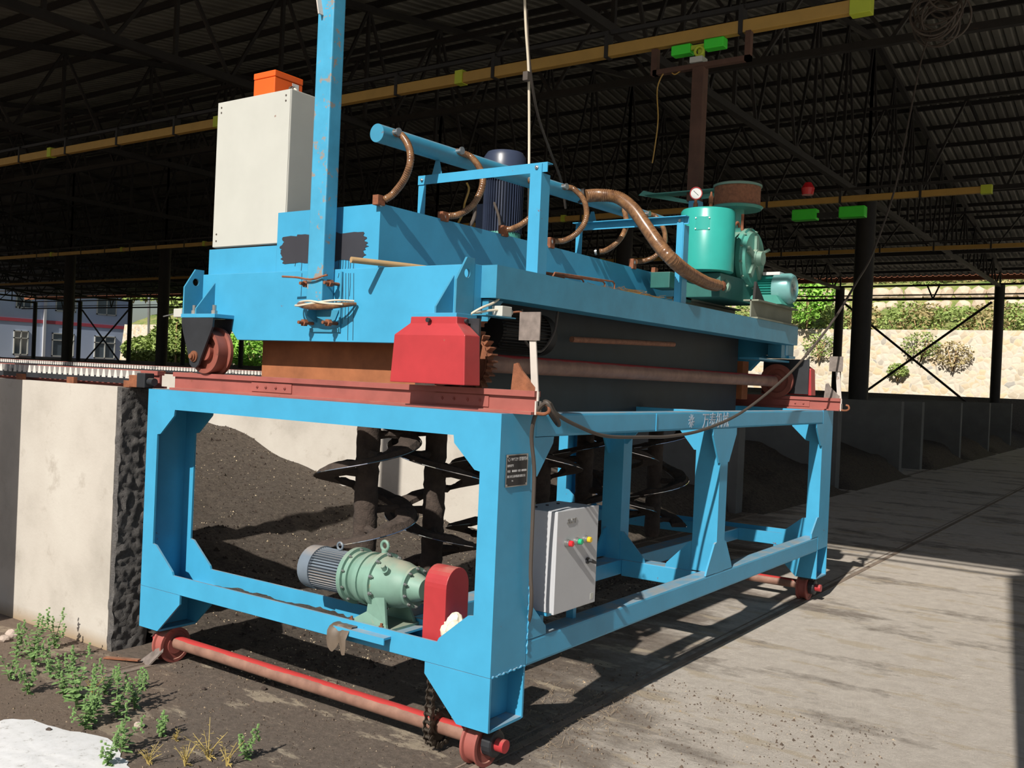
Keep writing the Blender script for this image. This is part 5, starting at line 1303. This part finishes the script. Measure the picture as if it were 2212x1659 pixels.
# ================================================================== FOREGROUND PLANTS AND DEBRIS
def weed(x, y, h, seed, label, dry=False, lean=0.0, spread=1.0, nl=None):
    rnd = random.Random(seed); t = thing('weed', (x, y, 0), label, 'weed')
    st = B(); lf = B(); nst = rnd.randint(3, 5) if not dry else rnd.randint(5, 8)
    for s_ in range(nst):
        a = rnd.uniform(0, 2*PI); hh = h*rnd.uniform(.55, 1); out = h*rnd.uniform(.1, .45)*spread
        P_ = [V((x, y, -.005)), V((x+out*.3*math.cos(a), y+out*.3*math.sin(a), hh*.45)), V((x+out*math.cos(a)+lean*h*.3, y+out*math.sin(a), hh))]
        S = spline(P_, 6); st.tube(S, lambda i: .003*(1-.06*i), 5)
        n_ = nl or (int(hh*62)+5 if not dry else 5)
        for k in range(n_):
            f_ = .15 + .85*k/n_; i0 = min(int(f_*(len(S)-1)), len(S)-2); p = S[i0].lerp(S[i0+1], f_*(len(S)-1)-i0)
            aa = k*2.4 + rnd.uniform(-.4, .4); L = h*rnd.uniform(.10, .2)*(1.15-f_*.7) + .012
            d = V((math.cos(aa), math.sin(aa), rnd.uniform(-.1, .55))).normalized(); sd_ = d.cross(V((0, 0, 1))).normalized(); w_ = L*.30 if not dry else L*.08
            up = sd_.cross(d)*(-1)
            b0, b1, b2, tip = p + d*L*.12, p + d*L*.42 - V((0, 0, L*.02)), p + d*L*.75 - V((0, 0, L*.07)), p + d*L - V((0, 0, L*.16))
            m1, m2 = b1 + V((0, 0, L*.06)), b2 + V((0, 0, L*.06))
            for q in ((p, b1 - sd_*w_, b1), (b1, b1 - sd_*w_, b2 - sd_*w_*.7, b2), (b2, b2 - sd_*w_*.7, tip), (p, b1, b1 + sd_*w_), (b1, b2, b2 + sd_*w_*.7, b1 + sd_*w_), (b2, tip, b2 + sd_*w_*.7)):
                lf.bm.faces.new([lf.bm.verts.new(v if v not in (b1, b2) else (v - V((0, 0, L*.05)))) for v in q])
        if not dry:
            for k in range(8):
                c = S[-1] + V((rnd.gauss(0, .006), rnd.gauss(0, .006), -.01*k + .02)); lf.cyl(c, c + V((0, 0, .008)), .006, 5)
    st.build('stem', 'leafdry' if dry else 'leaf', t); o = lf.build('foliage', 'leafdry' if dry else 'leaf', t); o['kind'] = 'stuff'
wd = [(70, 1440, .30, 'tall green weed against the foot of the white wall, left of the others'), (118, 1400, .20, 'small green weed rooted right at the wall foot'), (60, 1500, .16, 'low green weed at the far left edge of the gravel'), (20, 1470, .22, 'green weed cut by the left edge of the picture'), (165, 1535, .34, 'largest upright green weed with seed spikes at the left'), (200, 1560, .26, 'bushy weed beside the largest upright one'), (250, 1550, .24, 'leafy weed in the middle of the clump below the white wall'), (290, 1530, .18, 'low leafy weed at the right end of the clump'), (140, 1510, .22, 'weed behind the largest upright one'), (262, 1625, .20, 'broad-leaved young weed beside the white lime patch'), (232, 1655, .15, 'small broad-leaved seedling at the bottom edge by the lime patch'), (300, 1490, .10, 'tiny weed near the cart wheel'), (530, 1640, .13, 'small green weed at the bottom edge left of the centre'), (350, 1590, .09, 'tiny green sprout between lime patch and dry tufts'), (110, 1465, .24, 'green weed standing behind the middle of the clump by the wall'), (225, 1500, .22, 'leafy weed at the back right of the clump'), (185, 1575, .18, 'low weed at the front of the clump next to the white powder'), (35, 1420, .2, 'weed near the pale stones at the left edge')]
for i, (px_, py_, h_, lb) in enumerate(wd):
    q = at(px_, py_, 'z', 0); weed(q.x, q.y, h_, 40+i, lb)
for i, (px_, py_, h_, lb) in enumerate(((450, 1640, .16, 'dry yellow tuft with long stalks at the bottom edge'), (400, 1655, .12, 'low dry yellow tuft left of the taller one'), (490, 1655, .12, 'dry tuft between the yellow stalks and the small weed'), (320, 1650, .10, 'sparse dry tuft right of the lime patch'), (380, 1600, .07, 'small dry tuft above the other dry ones'), (200, 1500, .12, 'dry stalks at the back of the weed clump'))):
    q = at(px_, py_, 'z', 0); weed(q.x, q.y, h_, 80+i, lb, dry=True, spread=1.6)
b = B(); N = 60; c0 = at(85, 1640, 'z', 0); rows = []
import functools
ctr = b.bm.verts.new((c0.x, c0.y, .016)); prev_ring = None
for rr in range(1, 9):
    ring_ = []
    for k in range(N):
        a = 2*PI*k/N; R_ = (.42 + .10*noise.noise(V((math.cos(a)*1.5, math.sin(a)*1.5, 3))) + .03*noise.noise(V((math.cos(a)*7, math.sin(a)*7, 3))))*rr/8
        px_ = c0.x + math.cos(a)*R_*1.25 - .05; py_ = c0.y + math.sin(a)*R_*.72
        ring_.append(b.bm.verts.new((px_, py_, .004 + .014*(1-(rr/8)**2) + .004*noise.noise(V((px_*20, py_*20, 0)))*(rr < 8))))
    if prev_ring is None:
        for k in range(N): b.bm.faces.new((ctr, ring_[k], ring_[(k+1) % N]))
    else:
        for k in range(N): b.bm.faces.new((prev_ring[k], ring_[k], ring_[(k+1) % N], prev_ring[(k+1) % N]))
    prev_ring = ring_
tag(b.build('lime_patch', 'limep', smooth=True), 'patch of spilled white lime powder at the bottom left corner', 'powder', kind='stuff')
for i, (px_, py_, s_, lb) in enumerate(((25, 1375, .035, 'rounded pale stone at the wall foot at the left edge'), (8, 1385, .03, 'pale stone beside the rounded one at the left edge'), (300, 1572, .022, 'flat pale stone below the weed clump'), (105, 1580, .014, 'dark clod on the white lime patch'), (570, 1490, .014, 'dark clod on the ground under the red axle'), (440, 1490, .012, 'small dark clod left of the red axle'))):
    q = at(px_, py_, 'z', 0); rock((q.x, q.y, s_*.5), s_*1.3, s_, s_*.8, 50+i, 'stone', lb, 'stone', None, 'caked' if 'clod' in lb else 'stone', 2)
# rag and flat bar near the left wheel
t = tag(B().prism([(-2.55, .02, .0), (-2.42, -.02, .0), (-2.37, .03, .08), (-2.40, .06, .12)], (.006, .01, 0)).build('scrap_plate', 'signgrey'), 'grey scrap plate leaning beside the left ground wheel', 'scrap')
tag(B().beam((-2.72, -.10, .008), (-2.50, -.02, .02), .03, .008).build('flat_bar', 'rust'), 'short rusty flat bar lying by the left ground wheel', 'scrap')
# straw litter under the cart
b = B()
for k in range(700):
    p = V((random.gauss(-.18, .16), random.uniform(.35, 1.5), .004 + random.random()*.012)); a = random.uniform(0, PI); d = V((math.cos(a), math.sin(a), random.uniform(-.05, .1)))*random.uniform(.015, .045)
    b.quad(p-d, p-d+V((.0015, .001, 0)), p+d+V((.0015, .001, 0)), p+d)
tag(b.build('litter', 'litterm'), 'scattered straw litter on the ground under the long bottom beam', 'litter', kind='stuff')

def scatter(name, mat, n_, fx, label, cat, s0, s1, seed):
    rnd = random.Random(seed); b = B()
    for _ in range(n_):
        x, y, z = fx(rnd); s = rnd.uniform(s0, s1) * (1 if rnd.random() < .93 else 2)
        a = rnd.uniform(0, 6.28); vs = [b.bm.verts.new((x + s*math.cos(a+k*2.1)*rnd.uniform(.6, 1), y + s*math.sin(a+k*2.1)*rnd.uniform(.6, 1), z - s*.15)) for k in range(3)]
        t_ = b.bm.verts.new((x + rnd.uniform(-.3, .3)*s, y + rnd.uniform(-.3, .3)*s, z + s*rnd.uniform(.5, .9)))
        b.bm.faces.new(vs[::-1])
        for k in range(3): b.bm.faces.new((vs[k], vs[(k+1) % 3], t_))
    tag(b.build(name, mat), label, cat, kind='stuff')
def gxy(r_):
    while True:
        x, y = r_.uniform(-3.4, 1.3), r_.uniform(-1.4, 1.9)
        if not (x < -2.5 and y > -.02): return x, y, .002
scatter('gravel', 'clod', 5200, gxy, 'dark crumbs and clods scattered over the ground before the cart', 'gravel', .003, .009, 5)
scatter('grit', 'litterm', 1800, gxy, 'pale grit scattered over the ground before the cart', 'gravel', .002, .005, 6)

# countable pieces become parts of their own
def split_pieces(o):
    me = o.data; n = len(me.vertices); par = list(range(n))
    def find(i):
        while par[i] != i: par[i] = par[par[i]]; i = par[i]
        return i
    for e in me.edges:
        a, c = find(e.vertices[0]), find(e.vertices[1])
        if a != c: par[a] = c
    isl = {}
    for i in range(n): isl.setdefault(find(i), []).append(i)
    L = []
    for vs in isl.values():
        cs = [me.vertices[i].co for i in vs]; L.append([set(vs), [min(c[k] for c in cs)-.0015 for k in range(3)], [max(c[k] for c in cs)+.0015 for k in range(3)]])
    ch = True
    while ch:
        ch = False
        for i in range(len(L)):
            for j in range(i+1, len(L)):
                if all(L[i][1][k] <= L[j][2][k] and L[j][1][k] <= L[i][2][k] for k in range(3)):
                    L[i] = [L[i][0] | L[j][0], [min(L[i][1][k], L[j][1][k]) for k in range(3)], [max(L[i][2][k], L[j][2][k]) for k in range(3)]]; del L[j]; ch = True; break
            if ch: break
    if len(L) < 2: return
    for k, (vs, _, _) in enumerate(L):
        bm = bmesh.new(); bm.from_mesh(me); bm.verts.ensure_lookup_table()
        bmesh.ops.delete(bm, geom=[v for v in bm.verts if v.index not in vs], context='VERTS')
        m2 = bpy.data.meshes.new(o.name.split('.')[0]); bm.to_mesh(m2); bm.free(); m2.materials.append(me.materials[0])
        c = bpy.data.objects.new(o.name.split('.')[0], m2); col.objects.link(c); c.parent = o.parent; c.location = o.location
        if 'label' in o: c['label'] = o['label']
    bpy.data.objects.remove(o)
SPLIT = {'rack_clip', 'anchor_bolt', 'bolt', 'clamp_bolt', 'rusty_cross_beam', 'screw', 'flange_bolt', 'foot_bolt', 'casing_bolt', 'rivet', 'top_plug', 'foot', 'plate_rivet', 'paint_run', 'base_i_beam', 'weld_seam'}
for o in [o for o in bpy.data.objects if o.type == 'MESH' and o.parent and o.name.split('.')[0] in SPLIT and not (o.name.startswith('foot') and o.parent.name.startswith('transfer'))]: split_pieces(o)
for o in list(bpy.data.objects):
    if '_w' in o: del o['_w']
